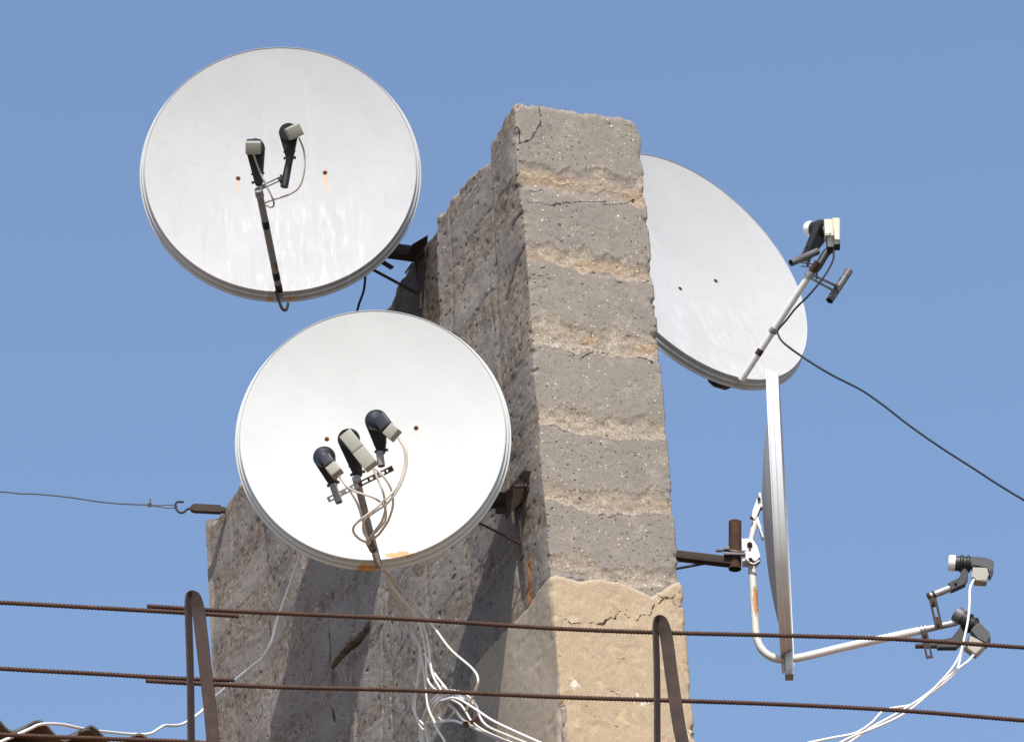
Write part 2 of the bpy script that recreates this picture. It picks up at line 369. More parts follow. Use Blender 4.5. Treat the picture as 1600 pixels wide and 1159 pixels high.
# ------------------------------------------------------------------ the concrete chimney
ZB = 8.05
BANDY = [288, 408, 531, 661, 777, 890]
BANDS = [front(905, y).z for y in BANDY]
def uz_side(pts): return [(u_side(*p), side(*p).z) for p in pts]
def uz_front(pts): return [(u_front(*p), front(*p).z) for p in pts]
U_STEP = u_side(668, 335)
def columns():
    a = np.arange(-LEN, -.03, .0085); b = np.arange(-.03, .03, .003); c = np.arange(.03, WID - .03, .0042); d = np.arange(WID - .03, WID + .03, .003)
    e = np.arange(WID + .03, WID + LEN, .03); f = np.arange(WID + LEN, 2 * WID + LEN, .03)
    return np.concatenate([a, b, c, d, e, f])
def base_pos(u):
    """perimeter coordinate -> plan position and outward normal"""
    x = np.zeros_like(u); y = np.zeros_like(u); nx = np.zeros_like(u); ny = np.zeros_like(u)
    c = np.array(CORNER); df = np.array(DF); ds = np.array(DS)
    s = np.where(u < 0, -u, np.where(u < WID, 0, np.where(u < WID + LEN, u - WID, LEN)))
    f = np.where(u < 0, 0, np.where(u < WID, u, np.where(u < WID + LEN, WID, 2 * WID + LEN - u)))
    x = c[0] + df[0] * f + ds[0] * s; y = c[1] + df[1] * f + ds[1] * s
    r = .009
    # weights of the four normals
    def blend(u0): return ss(u0 - r, u0 + r, u)
    wf = blend(0.0); wr = blend(WID); wk = blend(WID + LEN)
    n = np.outer(1 - wf, -df) + np.outer(wf * (1 - wr), -ds) + np.outer(wr * (1 - wk), df) + np.outer(wk, ds)
    far = ss(-LEN + .02, -LEN - .001, u)[:, None]; n = n * (1 - far) + far * (-df + ds)
    n /= np.linalg.norm(n, axis=1)[:, None]
    cin = np.zeros_like(u)
    for u0 in (0.0, WID, WID + LEN): cin += np.clip(1 - np.abs(u - u0) / r, 0, 1) ** 2
    return x, y, n, cin * r * .42
def relief(U, Z):
    """displacement along the normal and the wear and painted-shade channels, on a (u, z) sheet"""
    fr = ss(-.01, .01, U) * ss(WID + .05, WID + .03, U)
    sd = ss(.005, -.01, U)
    D = (fbm(U * 20, Z * 20, 3, 4) - .5) * (.0030 + .0030 * ss(.01, -.01, U)) + (fbm(U * 90, Z * 90, 8, 3) - .5) * .0016 - .0022 * ss(.76, .80, fbm(U * 48, Z * 62, 9, 2))
    patch = np.zeros_like(U); ochre = np.zeros_like(U); crack_or_shade = np.zeros_like(U); rust = np.zeros_like(U); margin = np.zeros_like(U); dirt_or_shade = np.zeros_like(U); cd = np.full_like(U, .05)
    wu = (fbm(U * 40, Z * 40, 161, 4) - .5) * .022; wz = (fbm(U * 40, Z * 40, 162, 4) - .5) * .022
    wob = (fbm(U * 9, Z * 1.5, 21, 4) - .5)
    for i, zc in enumerate(BANDS):
        hw = (.060, .050, .052, .040, .042, .042)[i]
        zz = Z - zc - wob * .05
        top = (fbm(U * 22, Z * 0 + i * 7, 33, 4) - .45) * .08
        bot = (fbm(U * 18, Z * 0 + i * 9, 37, 3) - .5) * .05
        m = ss(hw + top + .006, hw + top - .006, zz) * ss(-hw + bot - .008, -hw + bot + .008, zz)
        rag = ss(.25, .45, fbm(U * 60, Z * 60, 41 + i, 3))
        D = D - fr * m * (.002 + .007 * fbm(U * 34, Z * 60, 50, 3)) * ss(hw + top + .01, hw + top - .03, zz) * ss(-hw + bot - .008, -hw + bot + .03, zz)
        core = np.exp(-((zz + .004) / (hw * .55)) ** 2)
        sdf = np.minimum(hw + top * 1.1 - zz, zz + hw - bot) - .045 * ss(.52, .66, fbm(U * 6, Z * 5 + i * 4, 47, 3)); margin = np.maximum(margin, np.clip(.5 + sdf / .06, 0, 1) * np.where(fr > .5, 1, 0))
        oc = (1.0, .85, 1.0, .35, .4, .12)[i]
        ochre = np.maximum(ochre, fr * m * core * oc * ss(.28, .55, fbm(U * 8, Z * 10, 60 + i, 4)) * 1.25)
        lip = np.exp(-((zz - hw - top) / .006) ** 2); D = D + fr * lip * .0012
        ck = np.exp(-((zz + hw - bot + .004) / .0026) ** 2) * ss(.62, .68, fbm(U * 14, Z * 0 + i * 3, 70, 4)); cd = np.minimum(cd, np.where((fr > .5), np.abs(zz + hw - bot + .004) + .02 * ss(.66, .62, fbm(U * 14, Z * 0 + i * 3, 70, 4)), .05))
    # long side: folds, hollows and ragged ribs
    D = D + sd * ((fbm(U * 2.6, Z * 1.6, 110, 2) - .5) * .050 + (fbm(U * 9, Z * 8, 120, 3) - .5) * .006)
    # pour lines and board joints divide the long side into cells of smooth grey skin with rough brown margins
    Wz = Z + (fbm(U * 3.0, Z * 2.2, 81, 4) - .5) * .16 + (fbm(U * 14, Z * 14, 82, 4) - .5) * .05
    Wu = U + (fbm(U * 2.0 + 7, Z * 4.0, 83, 4) - .5) * .20 + (fbm(U * 14, Z * 14, 84, 4) - .5) * .06
    eb = [u_side(757, 245), u_side(690, 325)] + [u_side(690, 325) - q for q in (.36, .80, 1.16, 1.55, 1.98, 2.4, 2.9)]
    db = np.full_like(U, 9.0); bi = np.zeros_like(U)
    for q, ue in enumerate(eb):
        db = np.minimum(db, np.abs(Wu - ue)); bi = bi + (U < ue)
    dz = np.full_like(U, 9.0); li = np.zeros_like(U)
    for i, zc in enumerate(BANDS + [BANDS[0] + .31, BANDS[-1] - .30]):
        sw = .025 + .065 * _h(bi, np.full_like(bi, i), 91); dz = np.minimum(dz, np.abs(Wz - zc + .02) - sw); li = li + (Z < zc)
    cell = np.minimum(dz, db - .018) - .10 * (_h(bi, li, 92) < .12)
    inner = np.clip(.5 + cell / .10, 0, 1)
    patch = np.where(sd > .5, 1 - inner, patch)
    step_ = ss(.0, .012, cell)
    D = D + sd * (step_ * .002 + (1 - step_) * (fbm(U * 22 + Z * 10, Z * 34 - U * 8, 99, 3) - .6) * .0055) * ss(.0, -.05, U)
    D = D + sd * (_h(bi, bi * 0, 93) - .5) * .016
    jn = np.full_like(U, 9.0)
    for ue in eb: jn = np.minimum(jn, np.abs(U + (fbm(U * 0 + ue, Z * 9, 94, 3) - .5) * .012 - ue))
    D = D - sd * np.exp(-(jn / .008) ** 2) * .004
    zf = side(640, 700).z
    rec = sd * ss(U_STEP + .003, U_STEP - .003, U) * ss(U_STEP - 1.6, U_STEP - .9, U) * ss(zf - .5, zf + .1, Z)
    D = D - rec * .055; dirt_or_shade = rec * (.72 + .26 * fbm(U * 12, Z * 12, 192, 4)) * ss(zf + .05, zf + .2, Z)  # dish shadow on the recess painted in as near-black colour, with some dirt
    # pilaster edge near the top, step line lower down
    u7 = u_side(757, 245); D = D - sd * ss(u7 + .004, u7 - .004, U) * .012 * ss(10.7, 10.9, Z)
    for pts, wd in (([(593, 905), (591, 1000), (594, 1159)], .005), ([(760, 430), (764, 470), (770, 520)], .005)):
        d = segdist(U * 1.0, Z, uz_side(pts)); q = np.exp(-(d / wd) ** 2); D = D - sd * q * .006; cd = np.minimum(cd, d + .0012)
    # long gouge
    g = uz_side([(566, 978), (543, 1009), (519, 1040)]); g = [(a * .45, b) for a, b in g]; d = segdist(U * .45, Z, g) + (fbm(U * 30, Z * 30, 150, 3) - .5) * .014
    q = sd * ss(.018, .010, d); D = D - q * .07; patch = np.maximum(patch, q); crack_or_shade = np.maximum(crack_or_shade, q * .45)
    for pts in ([(510, 925), (508, 975), (512, 1020), (506, 1060)], [(520, 1045), (511, 1085), (520, 1130)]):
        d = segdist(U * .45, Z, [(a * .45, b) for a, b in uz_side(pts)]) + (fbm(U * 14, Z * 14, 151, 3) - .5) * .014; cd = np.minimum(cd, d); q = sd * ss(.008, .001, d); D = D - q * .008
    # rust below the wall bracket
    d = segdist(U * .8, Z, [(a * .8, b) for a, b in uz_side([(822, 880), (822, 935)])]); rust = np.maximum(rust, sd * ss(.040, .005, d) * .8)
    # cracks of the narrow face
    cf = [[(842, 163), (846, 180), (840, 205), (822, 225), (808, 226)], [(806, 196), (812, 205), (812, 226)], [(826, 318), (860, 320), (905, 314), (948, 316)], [(940, 320), (965, 322), (992, 312)],
          [(858, 322), (876, 322), (886, 314)], [(875, 552), (905, 562), (925, 548), (950, 553)], [(990, 558), (1010, 562), (1020, 566)], [(826, 428), (850, 434), (870, 440)], [(1004, 443), (1014, 436)]]
    for pts in cf:
        d = segdist(U + wu, Z + wz, uz_front(pts)); cd = np.minimum(cd, d)
    for pts in ([(817, 385), (800, 420), (790, 452), (786, 470)], [(815, 330), (806, 345), (800, 360)]):
        d = segdist(U * .6, Z, [(a * .6, b) for a, b in uz_side(pts)]); cd = np.minimum(cd, d * .8); q = sd * ss(.008, .002, d); D = D - q * .006
    # chipped arrises
    for u0 in (0.0, WID):
        e = np.exp(-(np.abs(U - u0) / .016) ** 1.5)
        D = D - e * (.001 + .009 * ss(.62, .74, fbm(Z * 34 + 3 * u0, Z * 0 + u0 * 50, 170, 4)))
    for px, py, sz in ((1003, 243, .03), (1003, 345, .012), (1011, 422, .018), (1014, 470, .010), (1023, 524, .012), (1006, 300, .016), (812, 210, .012)):
        zc = front(px - 6, py).z; u0 = WID if px > 900 else 0.0
        D = D - np.exp(-((U - u0) / .018) ** 2 - ((Z - zc) / sz) ** 2) * .014
    # light bags of honeycomb: real holes
    hl = fbm(U * 55, Z * 70, 180, 2); D = D - sd * ss(.80, .88, hl) * .007; crack_or_shade = np.maximum(crack_or_shade, sd * ss(.80, .88, hl) * .6)
    return D, patch, ochre, crack_or_shade, rust, margin, dirt_or_shade, cd
def sheet_mesh(name, X, Y, Z, cols, closed, mat, parent, origin, cap=False):
    nr, nc = X.shape
    co = np.stack([X - origin[0], Y - origin[1], Z - origin[2]], -1).reshape(-1, 3)
    i = np.arange(nr - 1)[:, None] * nc; k = np.arange(nc if closed else nc - 1)[None, :]; k2 = (k + 1) % nc
    q = np.stack([i + k, i + k2, i + nc + k2, i + nc + k], -1).reshape(-1, 4)
    me = bpy.data.meshes.new(name); nf = len(q)
    extra = []
    me.vertices.add(len(co)); me.vertices.foreach_set('co', co.ravel().astype(np.float32))
    me.loops.add(nf * 4); me.loops.foreach_set('vertex_index', q.ravel().astype(np.int32))
    me.polygons.add(nf); me.polygons.foreach_set('loop_start', np.arange(0, nf * 4, 4, dtype=np.int32))
    me.update(calc_edges=True)
    at = me.color_attributes.new('wear', 'FLOAT_COLOR', 'POINT'); at.data.foreach_set('color', cols[..., :4].reshape(-1, 4).ravel().astype(np.float32))
    if cols.shape[-1] > 4:
        for q, nm in ((4, 'margin'), (5, 'crackd')):
            am = me.attributes.new(nm, 'FLOAT', 'POINT'); am.data.foreach_set('value', np.ascontiguousarray(cols[..., q]).ravel().astype(np.float32))
    if cap:
        bm = bmesh.new(); bm.from_mesh(me); bm.verts.ensure_lookup_table()
        bm.faces.new([bm.verts[(nr - 1) * nc + j] for j in range(nc)]); bm.faces.new([bm.verts[j] for j in range(nc)][::-1])
        bm.to_mesh(me); bm.free()
    return link_mesh(name, me, mat, parent, True, 60)
def chimney():
    root = empty('concrete_chimney', Matrix.Translation((CORNER.x, CORNER.y, ZB)))
    tag(root, 'tall weathered grey concrete chimney with ochre bands and tan plaster at its foot', 'chimney')
    u = columns(); x, y, n, cin = base_pos(u)
    zt = np.full_like(u, ZTOP)
    zt += (fbm(u * 10, u * 0, 200, 4) - .5) * .018 + (fbm(u * 60, u * 0, 210, 3) - .5) * .014 - .010 * ss(.76, .78, vn(u * 22, u * 0, 212)) - .007 * ss(.75, .78, vn(u * 60, u * 0, 213))
    zt -= .035 * ss(WID - .035, WID, u) * ss(WID + .4, WID, u) + .006 * ss(.02, 0, np.abs(u))
    us = u_side(757, 238); zt -= .045 * ss(us + .01, us - .01, u) * ss(us - .30, us - .05, u)
    zt += .02 * ss(U_STEP + .09, U_STEP + .03, u) * ss(U_STEP - .03, U_STEP, u)
    sd = u < U_STEP; zt += np.where(sd, .03 * ss(U_STEP - .5, U_STEP, u) + (fbm(u * 9, u * 0, 220, 3) - .5) * .05, 0)
    far = ss(-LEN + .10, -LEN, u) * (u < 0); zt -= .03 * far + .02
    zt += .02
    back = (u > WID + .5); zt = np.where(back, zt - .0, zt)
    v = np.concatenate([np.linspace(0, .17, 8, endpoint=False), np.linspace(.17, 1, 500)])
    Zg = ZB + (zt[None, :] - ZB) * v[:, None]; Ug = np.broadcast_to(u[None, :], Zg.shape)
    D, pa, oc, ck, ru, mg, dirt_or_shade, cd = relief(Ug, Zg)
    D = D * np.where(Ug > WID + .06, .4, 1)
    D = D - cin[None, :]
    dt = (zt[None, :] - Zg); D = D - .016 * np.clip(1 - dt / .02, 0, 1) ** 2                 # rounded rim
    X = x[None, :] + n[:, 0][None, :] * D; Y = y[None, :] + n[:, 1][None, :] * D
    # inner rows closing the top
    cx, cy = (CORNER + DF * WID / 2 + DS * LEN / 2).xy
    ax = np.array([CORNER.x, CORNER.y]); ds = np.array(DS)[:2]; df = np.array(DF)[:2]
    rowsX = [X]; rowsY = [Y]; rowsZ = [Zg]; nr = 4
    for j in range(1, nr + 1):
        f = (.03, .10, .3, .9)[j - 1]
        px = X[-1]; py = Y[-1]; rel = np.stack([px - ax[0], py - ax[1]], -1); s = rel @ ds; t_ = rel @ df
        s2 = np.clip(s, WID * .5 * f, LEN - WID * .5 * f); t2 = t_ + (WID * .5 - t_) * f
        rowsX.append((ax[0] + ds[0] * s2 + df[0] * t2)[None]); rowsY.append((ax[1] + ds[1] * s2 + df[1] * t2)[None])
        rowsZ.append((zt + .004 - .01 * f)[None] * 1.0)
    cols = np.stack([pa, oc, np.maximum(ck, dirt_or_shade), ru, mg, cd], -1); cols = np.concatenate([cols] + [cols[-1:]] * nr, 0)  # third channel also carries the painted shade of the recess
    X = np.concatenate(rowsX); Y = np.concatenate(rowsY); Z = np.concatenate(rowsZ)
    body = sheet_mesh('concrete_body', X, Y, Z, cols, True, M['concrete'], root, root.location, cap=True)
    # plaster coat round the foot
    pe = uz_front([(857, 900), (880, 902), (905, 909), (925, 905), (943, 906.5), (960, 909), (977, 914), (995, 921), (1016, 933), (1028, 926), (1040, 921), (1050, 914), (1062, 908)])
    uu = np.concatenate([np.arange(-.78, -.03, .008), np.arange(-.03, .03, .003), np.arange(.03, WID - .03, .0042), np.arange(WID - .03, WID + .03, .003), np.arange(WID + .03, WID + .5, .02)])
    x, y, n, cin = base_pos(uu)
    ex = [a for a, b in pe]; ez = [b for a, b in pe]
    ze = np.interp(uu, [-.78, 0] + ex[1:], [ez[0] - .01, ez[0]] + ez[1:]) + (fbm(uu * 40, uu * 0, 300, 3) - .5) * .012
    zl = front(940, 1152).z
    zl = ZB + .02
    z0 = np.where((uu > .02) & (uu < WID - .005), zl + (fbm(uu * 16, uu * 0, 310, 3) - .5) * .03, ZB + .02)
    z0 = np.where(uu < .02, ZB + .02, z0); z0 = np.where(uu > WID - .005, ZB + .02, z0)
    z0 = np.where(uu < WID - .02, ZB + .02 + (zl + (fbm(uu * 16, uu * 0, 310, 3) - .5) * .03 - ZB - .02) * ss(.012, .05, uu), z0)
    vv = np.linspace(0, 1, 190); Zg = z0[None, :] + (ze - z0)[None, :] * vv[:, None]; Ug = np.broadcast_to(uu[None, :], Zg.shape)
    D = .007 + (fbm(Ug * 8, Zg * 8, 320, 3) - .5) * .004 + (fbm(Ug * 60, Zg * 60, 330, 3) - .5) * .0025 - .002 * ss(.70, .74, fbm(Ug * 30, Zg * 30, 331, 3))
    D = D + (fbm(Ug * 2.6, Zg * 1.6, 110, 2) - .5) * .05 * (Ug < 0)
    ck = np.zeros_like(D); pa = np.zeros_like(D); pcd = np.full_like(D, .05)
    for pts in ([(861, 957), (871, 960), (881, 967), (893, 977), (910, 974)], [(922, 976), (938, 978), (952, 966), (958, 970), (967, 956), (980, 966), (997, 972), (1003, 962), (1016, 960), (1016, 950), (1021, 943), (1035, 937), (1050, 933)],
                [(1050, 933), (1052, 947), (1060, 949), (1067, 948)], [(1050, 933), (1033, 934), (1022, 928)], [(1050, 933), (1062, 925)], [(945, 1072), (955, 1080), (966, 1089)], [(915, 1104), (925, 1118), (940, 1128), (968, 1137)], [(940, 1024), (960, 1031), (984, 1033)]):
        wide = .0036 if pts[0][1] < 1000 else .0022
        d = segdist(Ug + (fbm(Ug * 34, Zg * 34, 341, 4) - .5) * .026, Zg + (fbm(Ug * 34, Zg * 34, 342, 4) - .5) * .026, uz_front(pts)); pcd = np.minimum(pcd, np.where(Ug > -.01, d + (0 if pts[0][1] < 1000 else .0009), .05))
    # broken arris at the foot
    zc = front(878, 1092).z; hb = np.exp(-((Ug + .0) / .020) ** 2) * ss(zc + .02, zc - .03, Zg) * (.4 + .6 * ss(.35, .6, fbm(Zg * 22, Ug * 30, 350, 3))); D = D - hb * .028; pa = np.maximum(pa, ss(.1, .5, hb))
    for py in (1138, 1150): D = D - np.exp(-((Ug - WID) / .014) ** 2 - ((Zg - front(1080, py).z) / .008) ** 2) * .02
    e = np.exp(-(np.abs(Ug - WID) / .014) ** 1.5) + np.exp(-(np.abs(Ug) / .012) ** 1.5)
    D = D - e * (.001 + .010 * ss(.55, .8, fbm(Zg * 22, Ug * 0 + 4, 360, 3)))
    pa = np.maximum(pa, ss(-.35, -.62, Ug) * .8)
    D = D - .012 * ss(-.70, -.78, Ug) - .010 * ss(WID + .42, WID + .49, Ug)
    D = D - cin[None, :]
    dt = (ze[None, :] - Zg); D = D - .005 * np.clip(1 - dt / .012, 0, 1) ** 1.5
    X = x[None, :] + n[:, 0][None, :] * D; Y = y[None, :] + n[:, 1][None, :] * D
    Xi = x - n[:, 0] * .03; Yi = y - n[:, 1] * .03
    X = np.concatenate([Xi[None], X, Xi[None]]); Y = np.concatenate([Yi[None], Y, Yi[None]]); Z = np.concatenate([Zg[:1] - .002, Zg, Zg[-1:] + .002])
    top_ = (ze[None, :] - Zg); pa = np.maximum(pa, (Ug > 0) * ss(.022, .0, top_ + (fbm(Ug * 30, Zg * 30, 370, 4) - .5) * .06) * .7); pcd = np.minimum(pcd, np.where((Ug < 0) & (Ug > -.5), top_ * .35, .05)); sdp = ss(.004, -.004, Ug) * (1 - pa) * .9
    cols = np.stack([pa, sdp, ck, ck * 0, ck * 0, pcd], -1); cols = np.concatenate([cols[:1], cols, cols[-1:]])
    sheet_mesh('plaster_coat', X, Y, Z, cols, False, M['plaster'], root, root.location)['label'] = 'tan cracked plaster coat round the chimney foot'
chimney()

# ------------------------------------------------------------------ dishes
class Dish:
    def __init__(s, label, c, az, el, a, mat, group='satellite dishes mounted round the concrete chimney'):
        az = radians(az); el = radians(el)
        s.N = V((sin(az) * cos(el), -cos(az) * cos(el), sin(el))); s.X = V((0, 0, 1)).cross(s.N).normalized(); s.Y = s.N.cross(s.X)
        s.c = c; s.a = a
        s.m = Matrix(((s.X.x, s.Y.x, s.N.x, c.x), (s.X.y, s.Y.y, s.N.y, c.y), (s.X.z, s.Y.z, s.N.z, c.z), (0, 0, 0, 1)))
        s.mi = s.m.inverted()
        s.root = empty('satellite_dish', s.m); tag(s.root, label, 'satellite dish', group)
        s.mat = mat
    def hit(s, px, py, h):
        v = ray(px, py); return v * (((s.c + s.N * h).dot(s.N)) / v.dot(s.N))
    def loc(s, p): return s.mi @ p
    def w(s, x, y, h): return s.m @ V((x, y, h))
    def part(s, name, bm, mat, parent=None, angle=35): return out(name, bm, mat, parent or s.root, s.m, True, angle)
    def depth(s, x, y, dep=.068):
        r = math.hypot(x / s.a, y / (s.a * 1.08)); return -dep * (1 - r * r)
    def reflector(s, bolts=(), rimbolts=(), dep=.068):
        a = s.a; prof = []
        for k in range(0, 25): r = (a - .021) * k / 24; prof.append((r, -.004 - dep * (1 - (r / (a - .021)) ** 2)))
        prof += [(a - .019, -.001), (a - .0175, -.002), (a - .0165, -.0055), (a - .015, -.020), (a - .0115, -.0215), (a - .0085, -.023), (a - .0065, -.037), (a - .001, -.0395), (a, -.041), (a - .0005, -.0435), (a - .008, -.0425), (a - .012, -.028), (a - .019, -.018)]
        for k in range(23, -1, -1): r = (a - .021) * k / 24; prof.append((r, -.012 - dep * (1 - (r / (a - .021)) ** 2)))
        bm = bmesh.new(); seg = 144; rings = []
        for j, (r, h) in enumerate(prof):
            if r == 0: rings.append([bm.verts.new((0, 0, h))]); continue
            rings.append([bm.verts.new((r * cos(2 * pi * k / seg), r * 1.08 * sin(2 * pi * k / seg), h)) for k in range(seg)])
        for A, B in zip(rings[:-1], rings[1:]):
            for k in range(seg):
                k2 = (k + 1) % seg
                if len(A) == 1: bm.faces.new((A[0], B[k], B[k2]))
                elif len(B) == 1: bm.faces.new((A[k], A[k2], B[0]))
                else: bm.faces.new((A[k], A[k2], B[k2], B[k]))
        bmesh.ops.recalc_face_normals(bm, faces=bm.faces)
        me = bpy.data.meshes.new('reflector'); bm.to_mesh(me); bm.free()
        s.refl = link_mesh('reflector', me, s.mat, s.root, True, 30)
        for (px, py) in bolts:
            p = s.loc(s.hit(px, py, -.07)); z = s.depth(p.x, p.y, dep) - .004
            v = ray(px, py)
            p = s.loc(s.hit(px, py, z)); z = s.depth(p.x, p.y, dep) - .004
            bm = bmesh.new(); q = V((p.x, p.y, z)); nrm = V((0, 0, 1))
            tube(bm, [q - nrm * .004, q + nrm * .0015], .0085, 14); tube(bm, [q, q + nrm * .0045], .0050, 8)
            bmesh.ops.recalc_face_normals(bm, faces=bm.faces)
            me = bpy.data.meshes.new('bolt'); bm.to_mesh(me); bm.free(); link_mesh('bolt', me, M['hole'], s.refl)
        return s.refl

def head(d, ring, axis, R, stem, rs, horn=.05, capmat='whitep', holder='blackp', neck=.02, parentname='feed_head', capr=.92, t=.026, label=None):
    """holder ring + horn towards the dish; returns the holder object (the part). ring, stem are world points"""
    a = V(axis).normalized(); st = V(stem); rg = V(ring); dn = st - rg; L = dn.length
    ey = (dn - a * a.dot(dn)).normalized(); ex = a.cross(ey)
    bm = bmesh.new(); poly = []
    Ly = dn.dot(ey)
    al = math.acos(min(1, max(-1, (R - rs) / Ly)))
    for k in range(25):
        th = pi / 2 + (pi - al + 0) * 0 ; 
        ang = al + (2 * pi - 2 * al) * k / 24
        poly.append(rg + ey * (R * cos(ang)) + ex * (R * sin(ang)))
    for k in range(9):
        ang = -al + 2 * al * k / 8
        poly.append(rg + ey * (Ly + rs * cos(ang)) + ex * (rs * sin(ang)))
    prism(bm, poly, a * t, bev=.003)
    # raised collar ring, clamp stub and screws
    tube(bm, [rg + a * (t / 2), rg + a * (t / 2 + .010)], R * .93, 28)
    tube(bm, [rg - a * (t / 2), rg - a * (t / 2 + .006)], R * .90, 28)
    if horn: tube(bm, [rg + a * (t / 2), rg + a * (t / 2 + horn * .55)], R * .78, 28)
    s0 = rg + ey * (Ly * .74); tube(bm, [s0 - ex * (rs * 1.7), s0 + ex * (rs * 1.7)], .0035, 8)
    s0 = rg + ey * (Ly * .98); tube(bm, [s0 - ex * (rs * 1.75), s0 + ex * (rs * 1.75)], .0035, 8)
    for sg in (-1, 1): tube(bm, [s0 + ex * sg * rs * 1.3, s0 + ex * sg * rs * 1.75], .006, 6)
    h = d.part(parentname, bm, M[holder])
    if label: h['label'] = label
    if horn:
        bm = bmesh.new(); p = rg + a * (t / 2 + horn * .5)
        tube(bm, [p, p + a * horn * .35, p + a * horn * .45, p + a * horn * .52], [R * .84, R * .84, R * .76, R * .5], 28)
        d.part('lens_cap', bm, M[capmat], h)
    return h
def straw(d, pts, r, mat, name='feed_arm', parent=None, seg=16, caps=True, hollow=0, n=6, angle=35):
    bm = bmesh.new(); tube(bm, cr(pts, n) if len(pts) > 2 else pts, r, seg, caps, hollow); return d.part(name, bm, mat, parent, angle)
def connectors(bm, p, dirv, r=.0052, L=.016):
    dv = V(dirv).normalized(); tube(bm, [p, p + dv * L], r, 6)

PX = .00215
# ---- dish 2: the lower one
c2 = side(582, 677, .528)
d2h = Dish('clean white satellite dish with three feed heads, in front of the long chimney side', c2, .5, 2.2, .474, None)
def lp(d, px, py, h=-.06):
    p = d.loc(d.hit(px, py, h)); return (p.x, p.y)
def rimp(d, px, py): return lp(d, px, py, -.02)
h1 = lp(d2h, 510.5, 686, -.08); h2 = lp(d2h, 650.3, 668.6, -.07); rs1 = rimp(d2h, 622, 874); rs2 = rimp(d2h, 572, 886)
d2h.mat = m_dish('white_dish_paint', (.53, .545, .53), ((h1[0], h1[1], .03, .012, .35), (h2[0], h2[1], .07, .005, .35)), .35, .18,
                 ((rs1[0], rs1[1] + .012, .055, .014, .8), (rs2[0], rs2[1], .05, .014, .9)))
d2h.reflector([(510.5, 686), (650.3, 668.6)])
def arm_axis(d, p): return (d.w(0, .02, -.05) - p).normalized()
D2 = d2h
top = D2.hit(557, 748, .40); foot = D2.w(0, -.49, -.03); foot = D2.hit(591, 881, .0)
straw(D2, [foot - (top - foot) * .02, top + (top - foot).normalized() * .0], .0125, M['gpipe'])
bm = bmesh.new()
tube(bm, [top - (top - foot).normalized() * .035, top - (top - foot).normalized() * .02], .0152, 18); tube(bm, [top - (top - foot).normalized() * .012, top + (top - foot).normalized() * .004], .0148, 18)
D2.part('arm_collar', bm, M['steel'])
# slotted cross strap on both sides of the arm
bs = D2.hit(512, 781, .385); bmid = D2.hit(560, 757, .395); be = D2.hit(614, 731, .395)
for p, q, nm in ((bs, bmid, 'steel'), (bmid, be, 'rust')):
    bm = bmesh.new(); slotted(bm, p, q, .019, .003, ray(560, 750), slots=((.08, .42), (.60, .86))); 
    for f in (.3, .78): 
        cpt = p + (q - p) * f; tube(bm, [cpt - ray(560, 750) * .008, cpt + ray(560, 750) * .012], .005, 6)
    D2.part('slotted_strap', bm, M[nm])
def lnb_box(d, h, P0, P1, P2, wd, dd, wdir, mA, mB, f=.62, cname='end_cap', bev=.005, w2=None):
    """body from P0 to P1 in mA, cap from P1 to P2 in mB"""
    bm = bmesh.new(); rbox(bm, P0, P1, wd, dd, wdir, bev); bo = d.part('feed_body', bm, M[mA], h)
    bm = bmesh.new(); rbox(bm, P1 + (P2 - P1).normalized() * .0015, P2, w2 or wd * 1.02, dd * 1.02, wdir, bev * .6); 
    d.part(cname, bm, M[mB], h)
def elbow(d, h, ringp, axis, R, P1, wd, mA):
    """rounded neck behind the ring that turns into the body"""
    bm = bmesh.new(); b = ringp - V(axis) * .012
    tube(bm, [b, b - V(axis) * .018, b - V(axis) * .030, b - V(axis) * .037], [R * .86, R * .84, R * .62, R * .25], 24)
    e = b - V(axis) * .020; q = e + (P1 - e) * .55
    tube(bm, cr([e, e + (q - e) * .5 - V(axis) * .003, q], 5), lambda t: R * .72 * (1 - .18 * t), 18)
    d.part('neck', bm, M[mA], h)
axA = arm_axis(D2, D2.hit(545, 690, .42))
# left head
rg = D2.hit(506.6, 714, .415); h = head(D2, rg, axA, .036, D2.hit(519, 757, .395), .0125, .05, 'greyp', 'blackp')
p1 = D2.hit(517, 728, .475); p2 = D2.hit(528, 741, .480); elbow(D2, h, rg, axA, .040, p1, .04, 'fadep')
lnb_box(D2, h, D2.hit(509, 714, .470), p1, p2, .040, .036, RGT * .8 + UPV * .5, 'fadep', 'greyp')
straw(D2, [D2.hit(520, 757, .393), D2.hit(530, 785, .383)], .0125, M['gpipe'], 'clamp_stub', hollow=.15)
# middle head
rg = D2.hit(545, 686, .42); h = head(D2, rg, axA, .036, D2.hit(556, 741, .402), .0145, .05, 'greyp', 'blackp')
lnb_box(D2, h, D2.hit(540, 678, .470), D2.hit(561, 704, .472), D2.hit(581, 729, .474), .047, .034, RGT * .8 + UPV * .6, 'greyp', 'greyp', bev=.004)
bm = bmesh.new(); b = rg - axA * .012; tube(bm, [b, b - axA * .03], .030, 22); D2.part('neck', bm, M['fadep'], h)
# right head
rg = D2.hit(588, 657, .42); h = head(D2, rg, axA, .037, D2.hit(593, 706, .405), .0130, .05, 'greyp', 'blackp')
p1 = D2.hit(606, 670, .478); p2 = D2.hit(619, 681, .480); elbow(D2, h, rg, axA, .040, p1, .04, 'fadep')
lnb_box(D2, h, D2.hit(593, 652, .470), p1, p2, .045, .038, RGT * .7 + UPV * .7, 'fadep', 'greyp')
straw(D2, [D2.hit(593, 706, .403), D2.hit(596, 728, .397)], .0125, M['gpipe'], 'clamp_stub', hollow=.15)
